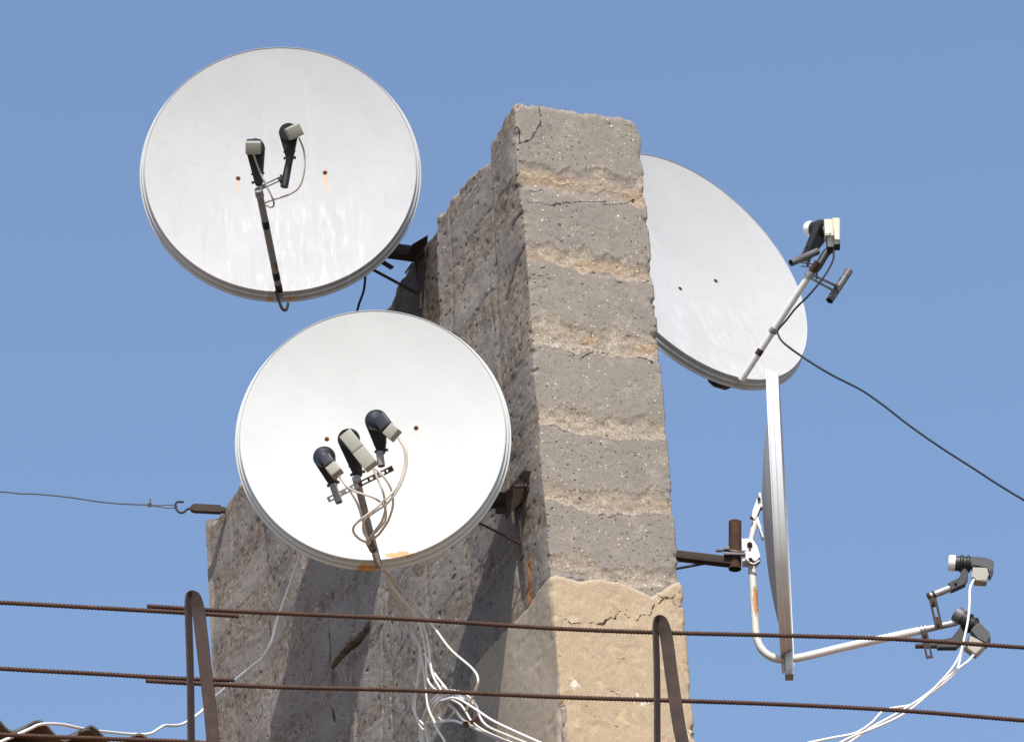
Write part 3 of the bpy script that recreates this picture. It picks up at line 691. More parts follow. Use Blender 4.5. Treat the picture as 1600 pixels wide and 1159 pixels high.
# wall bracket of dish 2
def wall_bracket2(D2):
    bm = bmesh.new()
    a0 = side(810, 783, .0); aend = side(612, 745, .44)
    rbox(bm, a0, V((aend.x, aend.y, a0.z)), .045, .045, V((0, 0, 1)), .003)
    arm_end = V((aend.x, aend.y, a0.z))
    # vertical flat bar on the wall, gusset, bolt, thin stay rod
    b0 = side(806, 786, .012); b1 = side(816, 872, .012); rbox(bm, b0, b1, .03, .006, DS)
    prism(bm, [side(809, 745, .02), side(824.5, 746, .0), side(824.5, 768, .0), side(812, 787, .0), side(803, 796, .03), side(791, 812, .07), side(789, 772, .07)], DS * .012)
    prism(bm, [side(809, 745, .02), side(824.5, 746, .0), side(824.5, 768, .0), side(812, 787, .0)], DS * .10)
    rbox(bm, side(774, 798, .10), side(789, 798, .07), .008, .02, DS)
    tube(bm, [side(746, 815.5, .17), side(813, 849, .015)], .0040, 8)
    bmb = D2.part('wall_bracket', bm, M['darkrust'])
    bm = bmesh.new(); tube(bm, [side(804, 760, .05), side(821, 759, .01)], .0065, 10); tube(bm, [side(818, 759, .018), side(822, 759, .008)], .0105, 6)
    D2.part('anchor_bolt', bm, M['strap'], bmb)
    bm = bmesh.new(); c = arm_end + V((0, 0, 0)); tube(bm, [c - V((0, 0, .16)), c + V((0, 0, .10))], .021, 18, hollow=.2); D2.part('mast_stub', bm, M['darkrust'], bmb)
    back = D2.w(0, -.05, -.11); bm = bmesh.new(); rbox(bm, c, back, .09, .02, V((0, 0, 1)), .003); rbox(bm, D2.w(0, -.16, -.112), D2.w(0, .12, -.112), .16, .012, D2.X, .003)
    D2.part('back_plate', bm, M['steel'])
wall_bracket2(D2)

# ---- dish 1: the upper left one
c1 = side(438, 262, .505)
D1 = Dish('grimy white satellite dish at the top left with two feed heads and rust streaks', c1, 3.0, 3.6, .513, None)
h1 = lp(D1, 372, 279, -.08); h2 = lp(D1, 508, 270, -.08)
r1 = rimp(D1, 422, 465); r2 = rimp(D1, 456, 464)
D1.mat = m_dish('grimy_dish_paint', (.43, .43, .433), ((h1[0], h1[1], .10, .009, .75), (h2[0], h2[1], .16, .012, .55)), .9, 1.0,
                ((r1[0], r1[1], .012, .010, .8), (r2[0], r2[1], .02, .008, .5), (-.04, -.40, .006, .02, .3)),
                scratch=((-.06, .30, -.02, -.02, .006), (-.09, .44, -.075, .36, .008), (.11, .42, .12, .0, .010)))
D1.reflector([(372, 279), (508, 270)])
top = D1.hit(404, 296, .440); foot = D1.hit(438, 462, .0); ad = (top - foot).normalized()
arm = straw(D1, [foot, top], .0128, M['gpipe'])
for px, py in ((415, 350), (435, 449), (431, 430)):
    bm = bmesh.new(); f = ((py - 462) / (296. - 462)); c = foot + (top - foot) * f; tube(bm, [c - ad * .016, c + ad * .016], .0134, 16); D1.part('tape_band', bm, M['blackp'], arm)
bm = bmesh.new(); tube(bm, [top - ad * .03, top - ad * .018], .0158, 18); tube(bm, [top - ad * .012, top], .0152, 18); D1.part('arm_collar', bm, M['steel'])
bm = bmesh.new(); tube(bm, cr([D1.hit(431, 455, .03), D1.hit(436, 470, .03), D1.hit(441, 482, .02), D1.hit(447, 484, .01), D1.hit(450, 474, .0)], 6), .0055, 10); D1.part('foot_clamp', bm, M['darkrust'])
axB = arm_axis(D1, D1.hit(420, 225, .460))
rg = D1.hit(399, 232, .460); h = head(D1, rg, axB, .034, D1.hit(403, 283, .442), .0140, .05, 'greyp', 'blackp')
lnb_box(D1, h, D1.hit(397, 226, .485), D1.hit(396, 230, .512), D1.hit(395.5, 232, .545), .054, .044, RGT, 'blackp', 'greyp', bev=.007, w2=.054)
rg = D1.hit(451, 208, .460); h = head(D1, rg, axB, .034, D1.hit(452, 246, .445), .0125, .05, 'greyp', 'blackp')
lnb_box(D1, h, D1.hit(455, 207, .485), D1.hit(458, 206, .512), D1.hit(461, 206, .545), .054, .044, RGT * .9 + UPV * .42, 'blackp', 'greyp', bev=.007, w2=.054)
straw(D1, [D1.hit(453, 246, .442), D1.hit(444, 292, .425)], lambda t: .0130 if t < .55 else .0145, M['blackp'], 'clamp_stub')
bm = bmesh.new(); slotted(bm, D1.hit(409, 293, .435), D1.hit(441, 278, .435), .016, .003, ray(430, 290), slots=((.2, .8),))
c = D1.hit(439, 280, .430); tube(bm, [c - UPV * .016 , c + UPV * .016], .0045, 8); tube(bm, [c - ray(439, 280) * .02, c + ray(439, 280) * .02], .005, 6)
D1.part('slotted_strap', bm, M['dsteel'])
def wall_bracket1(D1):
    bm = bmesh.new(); a0 = side(655, 398, -.05); ae = side(470, 365, .41); ae = V((ae.x, ae.y, a0.z))
    rbox(bm, a0, ae, .045, .045, V((0, 0, 1)), .003)
    rbox(bm, side(653, 408, -.035), side(656, 484, -.035), .03, .006, DS)
    rbox(bm, side(649, 408, -.03), side(654, 455, -.035), .012, .006, DS)
    prism(bm, [side(668, 368, -.05), side(667, 380, -.05), side(655, 405, -.05), side(638, 400, .0), side(643, 383, .0)], DS * .01)
    rbox(bm, side(645, 410, -.02), side(633, 427, -.0), .014, .006, DS)
    rbox(bm, side(664, 385, -.045), side(650, 405, -.02), .014, .006, DS)
    tube(bm, [side(582, 421, .15), side(653, 459, -.035)], .0055, 8)
    rbox(bm, side(597, 409, .10), side(613, 419, .07), .006, .018, DS)
    b = D1.part('wall_bracket', bm, M['darkrust'])
    bm = bmesh.new(); tube(bm, [ae - V((0, 0, .16)), ae + V((0, 0, .12))], .021, 18, hollow=.2); D1.part('mast_stub', bm, M['darkrust'], b)
    back = D1.w(0, -.05, -.11); bm = bmesh.new(); rbox(bm, ae, back, .09, .02, V((0, 0, 1)), .003); rbox(bm, D1.w(0, -.16, -.112), D1.w(0, .12, -.112), .16, .012, D1.X, .003)
    D1.part('back_plate', bm, M['steel'])
wall_bracket1(D1)

# ---- dish 3: behind the chimney on the right
c3 = atY(1089.4, 414, 20.55)
D3 = Dish('streaked satellite dish half hidden behind the right chimney edge, with one cream feed head', c3, 38.5, 14.0, .524, None)
h1 = lp(D3, 1118.3, 439, -.08)
q1 = rimp(D3, 1140, 600); q2 = rimp(D3, 1168, 604)
D3.mat = m_dish('streaky_dish_paint', (.43, .43, .433), ((h1[0], h1[1], .03, .008, .2),), .8, .6, ((q1[0], q1[1], .03, .012, .8), (q2[0], q2[1], .02, .01, .8), (-.22, .02, .02, .008, .4)),
                scratch=((-.18, .30, .05, -.35, .012),), streakdir=-.12)
D3.reflector([(1118.3, 439), (1062.5, 451)])
top = D3.hit(1268, 425, .42); foot = D3.hit(1158, 594, .0); ad = (top - foot).normalized()
arm = straw(D3, [foot, top], .0128, M['wpipe'])
bm = bmesh.new(); c = foot + (top - foot) * .455; tube(bm, [c - ad * .006, c + ad * .002], .0165, 18); tube(bm, [c + ad * .006, c + ad * .012], .0155, 18); D3.part('cable_tie', bm, M['gpipe'], arm)
bm = bmesh.new(); c = foot + (top - foot) * .26; tube(bm, [c - ad * .012, c + ad * .012], .0131, 16); D3.part('rust_patch', bm, M['rust'], arm)
bm = bmesh.new(); tube(bm, [top - ad * .022, top - ad * .0], .0175, 20); D3.part('arm_collar', bm, M['steel'])
straw(D3, [top, top + ad * .045], .0135, M['rust'], 'arm_tip')
axC = arm_axis(D3, top)
rg = D3.hit(1285, 358, .44); h = head(D3, rg, axC, .035, D3.hit(1281, 404, .425), .0135, .06, 'whitep', 'blackp', t=.030)
bm = bmesh.new(); bd = -axC
B0 = D3.hit(1300, 352, .50)
tube(bm, [rg + bd * .012, rg + bd * .038], .022, 22)
D3.part('neck', bm, M['cream'], h)
hh = .485
bm = bmesh.new(); va = ray(1300, 360)
def rb3(a, b, w, d, h, bev, w1=None): rbox(bm, D3.hit(a[0], a[1], h), D3.hit(b[0], b[1], h), w * PX * 1.02, d, RGT, bev, w1 and w1 * PX * 1.02)
rb3((1294, 347), (1295.5, 373), 15, .034, .485, .004)
rb3((1306, 345), (1308, 380), 14, .036, .500, .006, 10)
tube(bm, [D3.hit(1305.5, 350, .478), D3.hit(1305.5, 350, .478) - va * .038, D3.hit(1305.5, 350, .478) - va * .042], [.0185, .0185, .014], 24)
D3.part('feed_body', bm, M['cream'], h)
bm = bmesh.new(); rb3((1296.2, 373.5), (1298, 391), 12, .034, .485, .002)
rb3((1307, 380.5), (1307.6, 386.5), 11, .032, .500, .001)
D3.part('end_cap', bm, M['blackp'], h)
bm = bmesh.new(); rbox(bm, D3.hit(1289, 366.2, .503), D3.hit(1299.5, 364, .503), .0016, .004, UPV); D3.part('seam', bm, M['dsteel'], h)
straw(D3, [D3.hit(1299, 388, .47), D3.hit(1290, 397, .455), D3.hit(1279, 415, .43), D3.hit(1273, 422, .42)], .0150, M['blackp'], 'clamp_stub', n=3)
straw(D3, [D3.hit(1236, 411, .40), D3.hit(1277, 393, .44)], .0135, M['dsteel'], 'side_tube', hollow=.22)
straw(D3, [D3.hit(1327, 423, .44), D3.hit(1296, 470, .38)], .0145, M['dsteel'], 'side_tube', hollow=.2)
bm = bmesh.new(); v = ray(1290, 440)
for (a, b) in (((1272, 431), (1309, 448)), ((1269, 436), (1304, 455))): rbox(bm, D3.hit(a[0], a[1], .42), D3.hit(b[0], b[1], .42), .005, .022, UPV)
for (a, b) in (((1268, 413), (1250, 410)), ((1272, 418), (1254, 416))): rbox(bm, D3.hit(a[0], a[1], .42), D3.hit(b[0], b[1], .42), .004, .018, UPV)
for (x, y) in ((1307, 449), (1300, 458), (1262, 412), (1276, 431)): c = D3.hit(x, y, .42); tube(bm, [c - UPV * .012, c + UPV * .012], .004, 6)
D3.part('cross_strap', bm, M['dsteel'])
def wall_bracket3(D3):
    WR = CORNER + DF * WID
    back = D3.w(0, -.05, -.11)
    t = (back - WR).dot(DS); b0 = WR + DS * t; b0.z = back.z - .05; e = b0 + DF * ((back - WR).dot(DF) - .05)
    bm = bmesh.new(); rbox(bm, b0, e, .045, .045, V((0, 0, 1)), .003); rbox(bm, b0 - V((0, 0, .15)) + DF * .004, b0 + V((0, 0, .12)) + DF * .004, .04, .006, DS)
    tube(bm, [b0 + DF * .02 - V((0, 0, .14)), b0 + DF * .2], .006, 8)
    b = D3.part('wall_bracket', bm, M['darkrust'])
    bm = bmesh.new(); tube(bm, [e - V((0, 0, .2)), e + V((0, 0, .1))], .022, 18, hollow=.2); D3.part('mast_stub', bm, M['darkrust'], b)
    bm = bmesh.new(); rbox(bm, e, back, .09, .02, V((0, 0, 1)), .003); rbox(bm, D3.w(0, -.16, -.112), D3.w(0, .12, -.112), .16, .012, D3.X, .003); D3.part('back_plate', bm, M['steel'])
    q = D3.hit(1125, 596, -.12); bm = bmesh.new(); tube(bm, [q - D3.X * .045, q - D3.X * .02, q + D3.X * .03, q + D3.X * .05], [.016, .026, .026, .014], 18); D3.part('tilt_clamp', bm, M['blackp'])
wall_bracket3(D3)

# ---- dish 4: seen edge-on at the right
Y4 = 19.62
c4 = atY(1229, 812, Y4)
D4 = Dish('white satellite dish seen edge on, with a bent white pipe and two feed heads', c4, 88.0, -2.4, .504, None)
D4.mat = m_dish('edge_dish_paint', (.56, .57, .58), (), .15, .1, ())
D4.reflector((), dep=.070)
def q4(px, py, dy=0.0): return atY(px, py, Y4 + dy)
def u4(px, py): return 0
pipe = [q4(1174.6, 878), q4(1176, 900), q4(1178, 935), q4(1180, 970), q4(1182, 992), q4(1186.5, 1007), q4(1194, 1018), q4(1206, 1026), q4(1222, 1030), q4(1240, 1028.5), q4(1265, 1023.5), q4(1330, 1008), q4(1437, 985)]
def m_pipe4():
    t = NT('white_pipe_with_rust'); p = D4.loc(q4(1179, 940)); x, y, z = t.sep(t.obj()); n = t.noise(60, 5, .7); n2 = t.noise(18, 4)
    dx = t.math('DIVIDE', t.math('SUBTRACT', z, p.z + .004), .010); dy = t.math('DIVIDE', t.math('SUBTRACT', y, p.y), .062)
    d = t.math('ADD', t.math('MULTIPLY', dx, dx), t.math('MULTIPLY', dy, dy)); d = t.math('ADD', d, t.math('MULTIPLY', t.math('SUBTRACT', n, .5), 2.2))
    col = t.mix(n2, (.54, .54, .52), (.68, .68, .66)); col = t.mix(t.step(d, .6, 1.1, .95, 0), col, t.mix(n, (.32, .12, .03), (.62, .30, .09)))
    col = t.mix(t.step(t.noise(90, 3), .70, .74, 0, .8), col, (.30, .17, .08)); t.bump(n, .2, .001); return t.fin(col, .5)
M['pipe4'] = m_pipe4()
arm = straw(D4, pipe, .0138, M['pipe4'], 'feed_arm', n=8)
straw(D4, [q4(1437, 985), q4(1495, 972)], .0115, M['steel'], 'arm_tip')
bm = bmesh.new()
for x, y in ((1440, 984.2), (1446, 982.8)): tube(bm, [q4(x - 1.6, y + .4), q4(x + 1.6, y - .4)], .0158, 20)
D4.part('arm_collar', bm, M['steel'])
bm = bmesh.new(); rbox(bm, q4(1231, 1000, -.02), q4(1233.5, 1058, -.02), .028, .05, RGT, .001); D4.part('rim_tab', bm, M['steel'])
# mount: wall arm, mast, clamp, hinge plate
def mount4():
    bm = bmesh.new(); s1 = q4(1143, 878); WR = CORNER + DF * WID
    s0 = q4(1053, 867.5); dd = (s1 - s0); s00 = s0 - dd * .35
    tcl = (s0 - WR).dot(DS)
    # run the arm to the face it is bolted to
    k = (s1 - WR).dot(DF) / (s1 - s0).dot(DF); s00 = s1 - (s1 - s0) * k
    rbox(bm, s00, s1, .030, .034, V((0, 0, 1)), .002); rbox(bm, s00 - V((0, 0, .12)) + DF * .004, s00 + V((0, 0, .05)) + DF * .004, .04, .006, DS)
    g0 = q4(1101, 880); g1 = s00 - V((0, 0, .11)) + DF * .01; tube(bm, [g0, g1], .005, 8)
    br = D4.part('wall_bracket', bm, M['darkrust'])
    bm = bmesh.new(); tube(bm, [q4(1148.5, 815), q4(1148.3, 889)], .0222, 28, hollow=.18); D4.part('mast_stub', bm, M['rust'], br)
    bm = bmesh.new()
    tube(bm, cr([q4(1120, 859, -.015), q4(1140, 860, -.026), q4(1152, 861.5, -.030), q4(1166, 861, -.02)], 5), .0045, 8)
    tube(bm, [q4(1119, 859.5, -.015), q4(1128, 860, -.018)], .0062, 6)
    rbox(bm, q4(1131, 865, -.028), q4(1165, 866, -.028), .010, .012, V((0, 0, 1)), .001)
    rbox(bm, q4(1131, 857, -.028), q4(1140, 857, -.028), .012, .014, V((0, 0, 1)), .001)
    D4.part('mast_clamp', bm, M['dsteel'])
    bm = bmesh.new(); prism(bm, [q4(x, y) for x, y in ((1159, 846), (1175, 845), (1183, 857), (1188, 874), (1182, 881), (1160, 881))], V((0, .05, 0)), bev=.002)
    hp = D4.part('hinge_plate', bm, M['wpipe'])
    for x, y in ((1171.4, 850.5), (1172.5, 875)):
        bm = bmesh.new(); tube(bm, [q4(x, y, -.025), q4(x, y, -.032)], .0095, 14); tube(bm, [q4(x, y, -.032), q4(x, y, -.040)], .0058, 6); D4.part('bolt', bm, M['rust'], hp)
    bm = bmesh.new(); tube(bm, cr([q4(1165, 872, -.03), q4(1176, 881, -.035), q4(1187, 876, -.03)], 5), .004, 8); D4.part('u_bolt', bm, M['steel'], hp)
    bm = bmesh.new(); tube(bm, [q4(1173, 846), q4(1177.5, 826), q4(1181, 812)], [.0085, .0115, .0115], 14)
    prism(bm, [q4(x, y) for x, y in ((1175, 811), (1176, 800), (1183, 781), (1187, 778), (1190, 790), (1186, 800), (1180, 815))], V((0, .03, 0)), bev=.002)
    prism(bm, [q4(x, y) for x, y in ((1180, 812), (1184, 808), (1190, 826), (1189, 834))], V((0, .02, 0)), bev=.001)
    rbox(bm, q4(1186.5, 772), q4(1190, 795), .008, .03, RGT, .002); rbox(bm, q4(1187, 826), q4(1192, 842), .006, .03, RGT, .001)
    tp = D4.part('tilt_arm', bm, M['wpipe'])
    for x, y in ((1186, 779), (1174, 809)):
        bm = bmesh.new(); tube(bm, [q4(x, y, -.016), q4(x, y, -.026)], .0062, 6); D4.part('bolt', bm, M['rust'], tp)
mount4()
# feed heads of dish 4
axH = (q4(1494, 880) - q4(1546, 884)).normalized()
def head_side(ring, ax, R, name_label=None, capmat='whitep', bodyL=.085, capL=.024):
    bm = bmesh.new()
    for s in (-.010, .012): tube(bm, [ring + ax * (s - .006), ring + ax * (s - .003), ring + ax * (s + .003), ring + ax * (s + .006)], [R * .96, R * 1.12, R * 1.12, R * .96], 26)
    tube(bm, [ring - ax * .02, ring + ax * .02], R * .95, 26)
    h = D4.part('feed_head', bm, M['blackp'])
    bm = bmesh.new(); tube(bm, [ring + ax * .018, ring + ax * .034], R * .93, 26); D4.part('horn', bm, M['fadep'], h)
    bm = bmesh.new(); tube(bm, [ring + ax * .034, ring + ax * (.034 + capL * .8), ring + ax * (.034 + capL)], [R * .98, R * .98, R * .90], 28); D4.part('lens_cap', bm, M[capmat], h)
    bm = bmesh.new(); tube(bm, [ring - ax * .02, ring - ax * .045, ring - ax * .07], [R * .62, R * .60, R * .60], 20); D4.part('neck', bm, M['fadep'], h)
    return h
dn = -UPV; tow = -FWD
rg = q4(1508, 881); h = head_side(rg, axH, .0285)
bm = bmesh.new(); poly = [q4(x, y) for x, y in ((1518, 873), (1538, 874.5), (1549, 878), (1553, 881), (1552, 893), (1547, 904), (1544, 898), (1544, 889), (1524, 889), (1518, 888))]
prism(bm, poly, V((0, .048, 0)), bev=.004); D4.part('feed_body', bm, M['fadep'], h)
bm = bmesh.new(); poly = [q4(x, y) for x, y in ((1520, 889.5), (1543.5, 889.5), (1544.5, 902), (1541, 912), (1523, 911), (1518, 904))]
prism(bm, poly, V((0, .044, 0)), bev=.003); D4.part('end_cap', bm, M['greyp'], h)
for x, y in ((1521.8, 903.5), (1537, 907)):
    bm = bmesh.new(); p = q4(x, y, -.018); tube(bm, [p, p - UPV * .008 - FWD * .012], .0058, 6); D4.part('connector', bm, M['dsteel'], h)
bm = bmesh.new(); prism(bm, [q4(x, y) for x, y in ((1503, 888), (1514, 888), (1512, 906), (1508, 915), (1486, 925), (1481, 913), (1500, 905))], V((0, .028, 0)), bev=.003)
p = q4(1493, 913); tube(bm, [p - V((0, .014, 0)), p - V((0, .022, 0))], .005, 8); D4.part('holder', bm, M['blackp'], h)
straw(D4, [q4(1484, 919), q4(1452, 931.5)], .0125, M['steel'], 'side_tube', hollow=.15)
bm = bmesh.new()
for f in (0, 7): tube(bm, [q4(1450 + f, 932.5 - f * .4), q4(1453.5 + f, 931 - f * .4)], .0145, 20)
slotted(bm, q4(1457, 934, -.014), q4(1467.5, 980, -.016), .027, .003, V((0, 1, 0)), slots=((.30, .64),))
for x, y in ((1458.5, 942), (1466, 976)): tube(bm, [q4(x, y, -.014), q4(x, y, -.026)], .0065, 6)
D4.part('slotted_strap', bm, M['darkrust'])
bm = bmesh.new(); slotted(bm, q4(1443.5, 986, -.016), q4(1452.5, 1028, -.016), .024, .003, V((0, 1, 0)), slots=((.60, .90),))
tube(bm, [q4(1445, 993, -.014), q4(1445, 993, -.026)], .0065, 6); D4.part('slotted_strap', bm, M['darkrust'])
straw(D4, [q4(1430, 1009), q4(1464, 1009)], .0085, M['darkrust'], 'side_tube')
ax2 = (q4(1502, 968) - q4(1545, 1000)).normalized()
rg = q4(1516, 974, -.01); h = head_side(rg, ax2, .0285, capmat='dsteel', capL=.03)
bm = bmesh.new(); prism(bm, [q4(x, y, -.01) for x, y in ((1522, 974), (1534, 979), (1546, 992), (1548, 999), (1541, 1010), (1534, 1006), (1528, 1001), (1516, 990))], V((0, .046, 0)), bev=.004); D4.part('feed_body', bm, M['fadep'], h)
bm = bmesh.new(); prism(bm, [q4(x, y, -.01) for x, y in ((1514, 995), (1527, 1002), (1540, 1009), (1534, 1017), (1524, 1026), (1506, 1013))], V((0, .042, 0)), bev=.003); D4.part('end_cap', bm, M['greyp'], h)
bm = bmesh.new(); p = q4(1521, 1021, -.03); tube(bm, [p, p - UPV * .008 - FWD * .012], .0058, 6); D4.part('connector', bm, M['dsteel'], h)
bm = bmesh.new(); prism(bm, [q4(x, y) for x, y in ((1504, 974), (1512, 984), (1508, 1000), (1494, 1014), (1464, 1014), (1464, 1001), (1488, 999))], V((0, .026, 0)), bev=.003); D4.part('holder', bm, M['blackp'], h)

# ------------------------------------------------------------------ cables
def cable(label, pts, r, mat, group=None, seg=8, name='cable', n=8):
    bm = bmesh.new(); tube(bm, cr(pts, n), r, seg); o = out(name, bm, M[mat]); tag(o, label, 'cable', group); return o
d1 = lambda px, py, h: D1.hit(px, py, h)
d2 = lambda px, py, h: D2.hit(px, py, h)
d3 = lambda px, py, h: D3.hit(px, py, h)
G1 = 'cables on the feed arm of the top left dish'
cable('thin grey cable looping from the left feed head of the top left dish', [d1(396, 241, .53), d1(403, 261, .49), d1(413, 284, .47), d1(425, 308, .44), d1(428, 320, .41), d1(423, 324, .39), d1(415, 321, .37), d1(409, 325, .34)], .0034, 'bcable', G1)
cable('thin grey cable looping from the right feed head of the top left dish', [d1(467, 215, .53), d1(475, 237, .48), d1(476, 264, .46), d1(469, 290, .43), d1(454, 303, .41), d1(428, 312, .39), d1(415, 317, .37), d1(409, 325, .34)], .0034, 'bcable', G1)
G2 = 'white cables of the lower dish hanging down the chimney'
K = d2(583, 850, .09)
cable('grey cable from the left feed head that swings right before joining the bundle', [d2(530, 742, .48), d2(541, 759, .47), d2(556, 768, .45), d2(585, 778, .42), d2(601, 792, .36), d2(602, 812, .30), d2(590, 828, .22), d2(577, 842, .14), d2(584, 858, .07), d2(592, 880, .02), side(607, 905, 0.46), side(626, 945, 0.38), side(642, 990, 0.30), side(656, 1010, 0.30), side(653, 1060, 0.30), side(648, 1102, 0.30), side(652, 1125, 0.30), side(662, 1140, 0.30)], .0040, 'cable', G2)
cable('white cable from the left feed head that runs straight down the arm', [d2(529, 743, .48), d2(545, 764, .46), d2(558, 786, .42), d2(566, 810, .33), d2(571, 832, .22), d2(578, 848, .12), d2(588, 868, .05), side(600, 893, 0.48), side(618, 935, 0.40), side(634, 975, 0.30), side(652, 1006, 0.30), side(662, 1045, 0.30), side(668, 1100, 0.30), side(680, 1130, 0.30)], .0040, 'cable', G2)
cable('cable from the middle feed head bowing right beside the arm', [d2(583, 732, .48), d2(592, 752, .46), d2(599, 770, .44), d2(602, 794, .38), d2(596, 815, .30), d2(584, 832, .2), d2(580, 850, .1), d2(590, 872, .04), side(604, 900, 0.48), side(622, 928, 0.42), side(650, 962, 0.34), side(664, 1010, 0.30), side(668, 1060, 0.30), side(686, 1080, 0.30), side(700, 1078, 0.30)], .0042, 'cable', G2)
cable('cable from the middle feed head that curls widest to the right', [d2(585, 731, .48), d2(600, 745, .46), d2(611, 764, .43), d2(614, 788, .38), d2(607, 812, .30), d2(594, 832, .2), d2(582, 846, .12), d2(590, 868, .05), side(602, 893, 0.47), side(640, 935, 0.36), side(660, 955, 0.33), side(682, 985, 0.30), side(705, 1015, 0.30), side(738, 1044, 0.30), side(747, 1062, 0.30), side(741, 1082, 0.30), side(728, 1110, 0.30)], .0042, 'cable', G2)
cable('cable from the right feed head sweeping down in a long curve over the arm', [d2(623, 684, .48), d2(632, 703, .47), d2(632, 728, .45), d2(620, 760, .43), d2(600, 782, .42), d2(575, 803, .40), d2(556, 818, .36), d2(552, 830, .30), d2(562, 842, .22), d2(578, 851, .12), d2(590, 873, .04), side(606, 902, 0.47), side(630, 938, 0.39), side(657, 968, 0.30), side(668, 1000, 0.30), side(675, 1050, 0.30), side(690, 1079, 0.30)], .0042, 'cable', G2)
cable('outer cable from the right feed head curving down to the arm foot', [d2(625, 683, .48), d2(635, 706, .47), d2(634, 732, .45), d2(624, 760, .43), d2(606, 785, .41), d2(585, 800, .40), d2(570, 812, .36), d2(568, 830, .26), d2(580, 850, .12), d2(588, 870, .05), side(601, 897, 0.47), side(616, 940, 0.38), side(635, 968, 0.32), side(650, 1000, 0.30), side(658, 1030, 0.30), side(651, 1070, 0.30), side(645, 1100, 0.30), side(650, 1118, 0.30), side(662, 1132, 0.30)], .0040, 'cable', G2)
bm = bmesh.new(); b0 = d2(577, 844, .13); b1 = d2(584, 858, .085); tube(bm, [b0, b1], .0155, 16)
o = D2.part('cable_tie', bm, M['gpipe'])
GT = 'loops of spare cable tangled on the peg at the chimney foot'
cable('white cable looping left round the tangle and dropping out of the picture', [side(726, 1092, 0.28), side(705, 1082, 0.28), side(688, 1082, 0.29), side(672, 1098, 0.28), side(662, 1120, 0.27), side(660, 1145, 0.26), side(664, 1175, 0.24)], .0048, 'wcable', GT)
cable('second cable following the left loop of the tangle', [side(742, 1100, 0.26), side(720, 1086, 0.28), side(700, 1084, 0.28), side(678, 1098, 0.28), side(665, 1122, 0.25), side(667, 1150, 0.24), side(676, 1180, 0.23)], .0045, 'wcable', GT)
cable('brighter cable crossing the tangle and running out to the lower right', [side(690, 1094, 0.30), side(712, 1090, 0.32), side(738, 1104, 0.33), side(768, 1124, 0.34), side(805, 1142, 0.35), side(850, 1162, 0.36), side(900, 1184, 0.38)], .0042, 'wcable', GT)
cable('horizontal loose end of cable across the tangle', [side(668, 1128, 0.23), side(690, 1127, 0.23), side(708, 1125, 0.24), side(727, 1131, 0.24)], .0048, 'wcable', GT)
cable('short cable curl hooked at the top of the tangle', [side(663, 1020, 0.30), side(678, 1050, 0.28), side(694, 1071, 0.27), side(698, 1076, 0.28), side(694, 1072, 0.29), side(691, 1070, 0.28), side(693, 1076, 0.26), side(712, 1079, 0.26), side(728, 1081, 0.26)], .0040, 'wcable', GT)
cable('inner cable ring in the middle of the tangle', [side(690, 1086, 0.26), side(680, 1105, 0.25), side(682, 1117, 0.24), side(693, 1125, 0.23), side(702, 1122, 0.23), side(709, 1112, 0.24)], .0042, 'cable', GT)
cable('frayed brown cable end hanging through the tangle', [side(697, 1096, 0.25), side(710, 1108, 0.25), side(722, 1122, 0.24), side(740, 1136, 0.24), side(765, 1148, 0.24), side(800, 1162, 0.25)], .0062, 'bcable', GT)
cable('cable strand bowed through the tangle beside the peg', [side(704, 1092, 0.24), side(718, 1099, 0.24), side(727, 1110, 0.23), side(737, 1126, 0.22), side(757, 1141, 0.23), side(790, 1156, 0.24), side(830, 1170, 0.25)], .0040, 'cable', GT)
cable('wide slack loop of white cable left of the tangle', [side(700, 1083, .26), side(684, 1092, .27), side(668, 1110, .27), side(658, 1130, .26), side(657, 1152, .25), side(664, 1176, .24)], .0044, 'wcable', GT)
cable('small closed ring of white cable under the middle of the tangle', [side(706, 1088, .27), side(690, 1092, .28), side(679, 1104, .28), side(676, 1120, .27), side(684, 1140, .26), side(694, 1156, .25), side(700, 1176, .24)], .0042, 'wcable', GT)
cable('white cable arching over the top of the tangle', [side(676, 1100, .25), side(690, 1084, .27), side(712, 1080, .28), side(733, 1088, .28), side(744, 1102, .27), side(749, 1118, .26), side(762, 1134, .25), side(795, 1149, .26), side(838, 1166, .27)], .0042, 'cable', GT)
bm = bmesh.new(); tube(bm, [side(738, 1128, -.03), side(728, 1131, 0.25), side(727, 1131, 0.26)], .011, 10); rbox(bm, side(752, 1116, 0.10), side(737, 1130, 0.24), .02, .008, V((0, 0, 1)))
o = out('wall_peg', bm, M['rust']); tag(o, 'short rusty peg sticking out of the chimney foot and holding the tangled cables', 'peg')
# cable running left from behind dish 2 down to the roof
cable('lone white cable from behind the lower dish, bending down left to the corrugated roof',
      [side(470, 868, 0.70), side(463, 884, 0.70), side(451, 918, 0.70), side(438, 954, 0.71), side(432, 972, 0.72), side(424, 1002, 0.74), side(414, 1021, .75), side(411, 1026.5, .75), side(406, 1031, .755), side(392, 1042, 0.76), side(368, 1062, 0.75), side(334, 1090, 0.70), atY(318, 1108, 19.9), atY(300, 1122, 19.8), atY(284, 1131, 19.7), atY(270, 1133, 19.6), atY(257, 1133, 19.5), atY(245, 1140, 19.3), atY(232, 1146, 19.1), atY(200, 1146, 19.0), atY(150, 1141, 18.6), atY(124, 1137, 18.3), atY(95, 1131, 18.1), atY(64, 1131, 17.9), atY(45, 1139, 17.8), atY(20, 1150, 17.7), atY(-10, 1162, 17.6), atY(-60, 1172, 17.6)], .0052, 'wcable', n=5)
cable('dark blue cable dropping from behind the top left dish towards the lower dish', [side(571, 420, .12), side(570.5, 436, .13), side(568, 455, .14), side(561, 475, .15), side(556, 495, .16), side(552, 520, .16)], .0046, 'black')
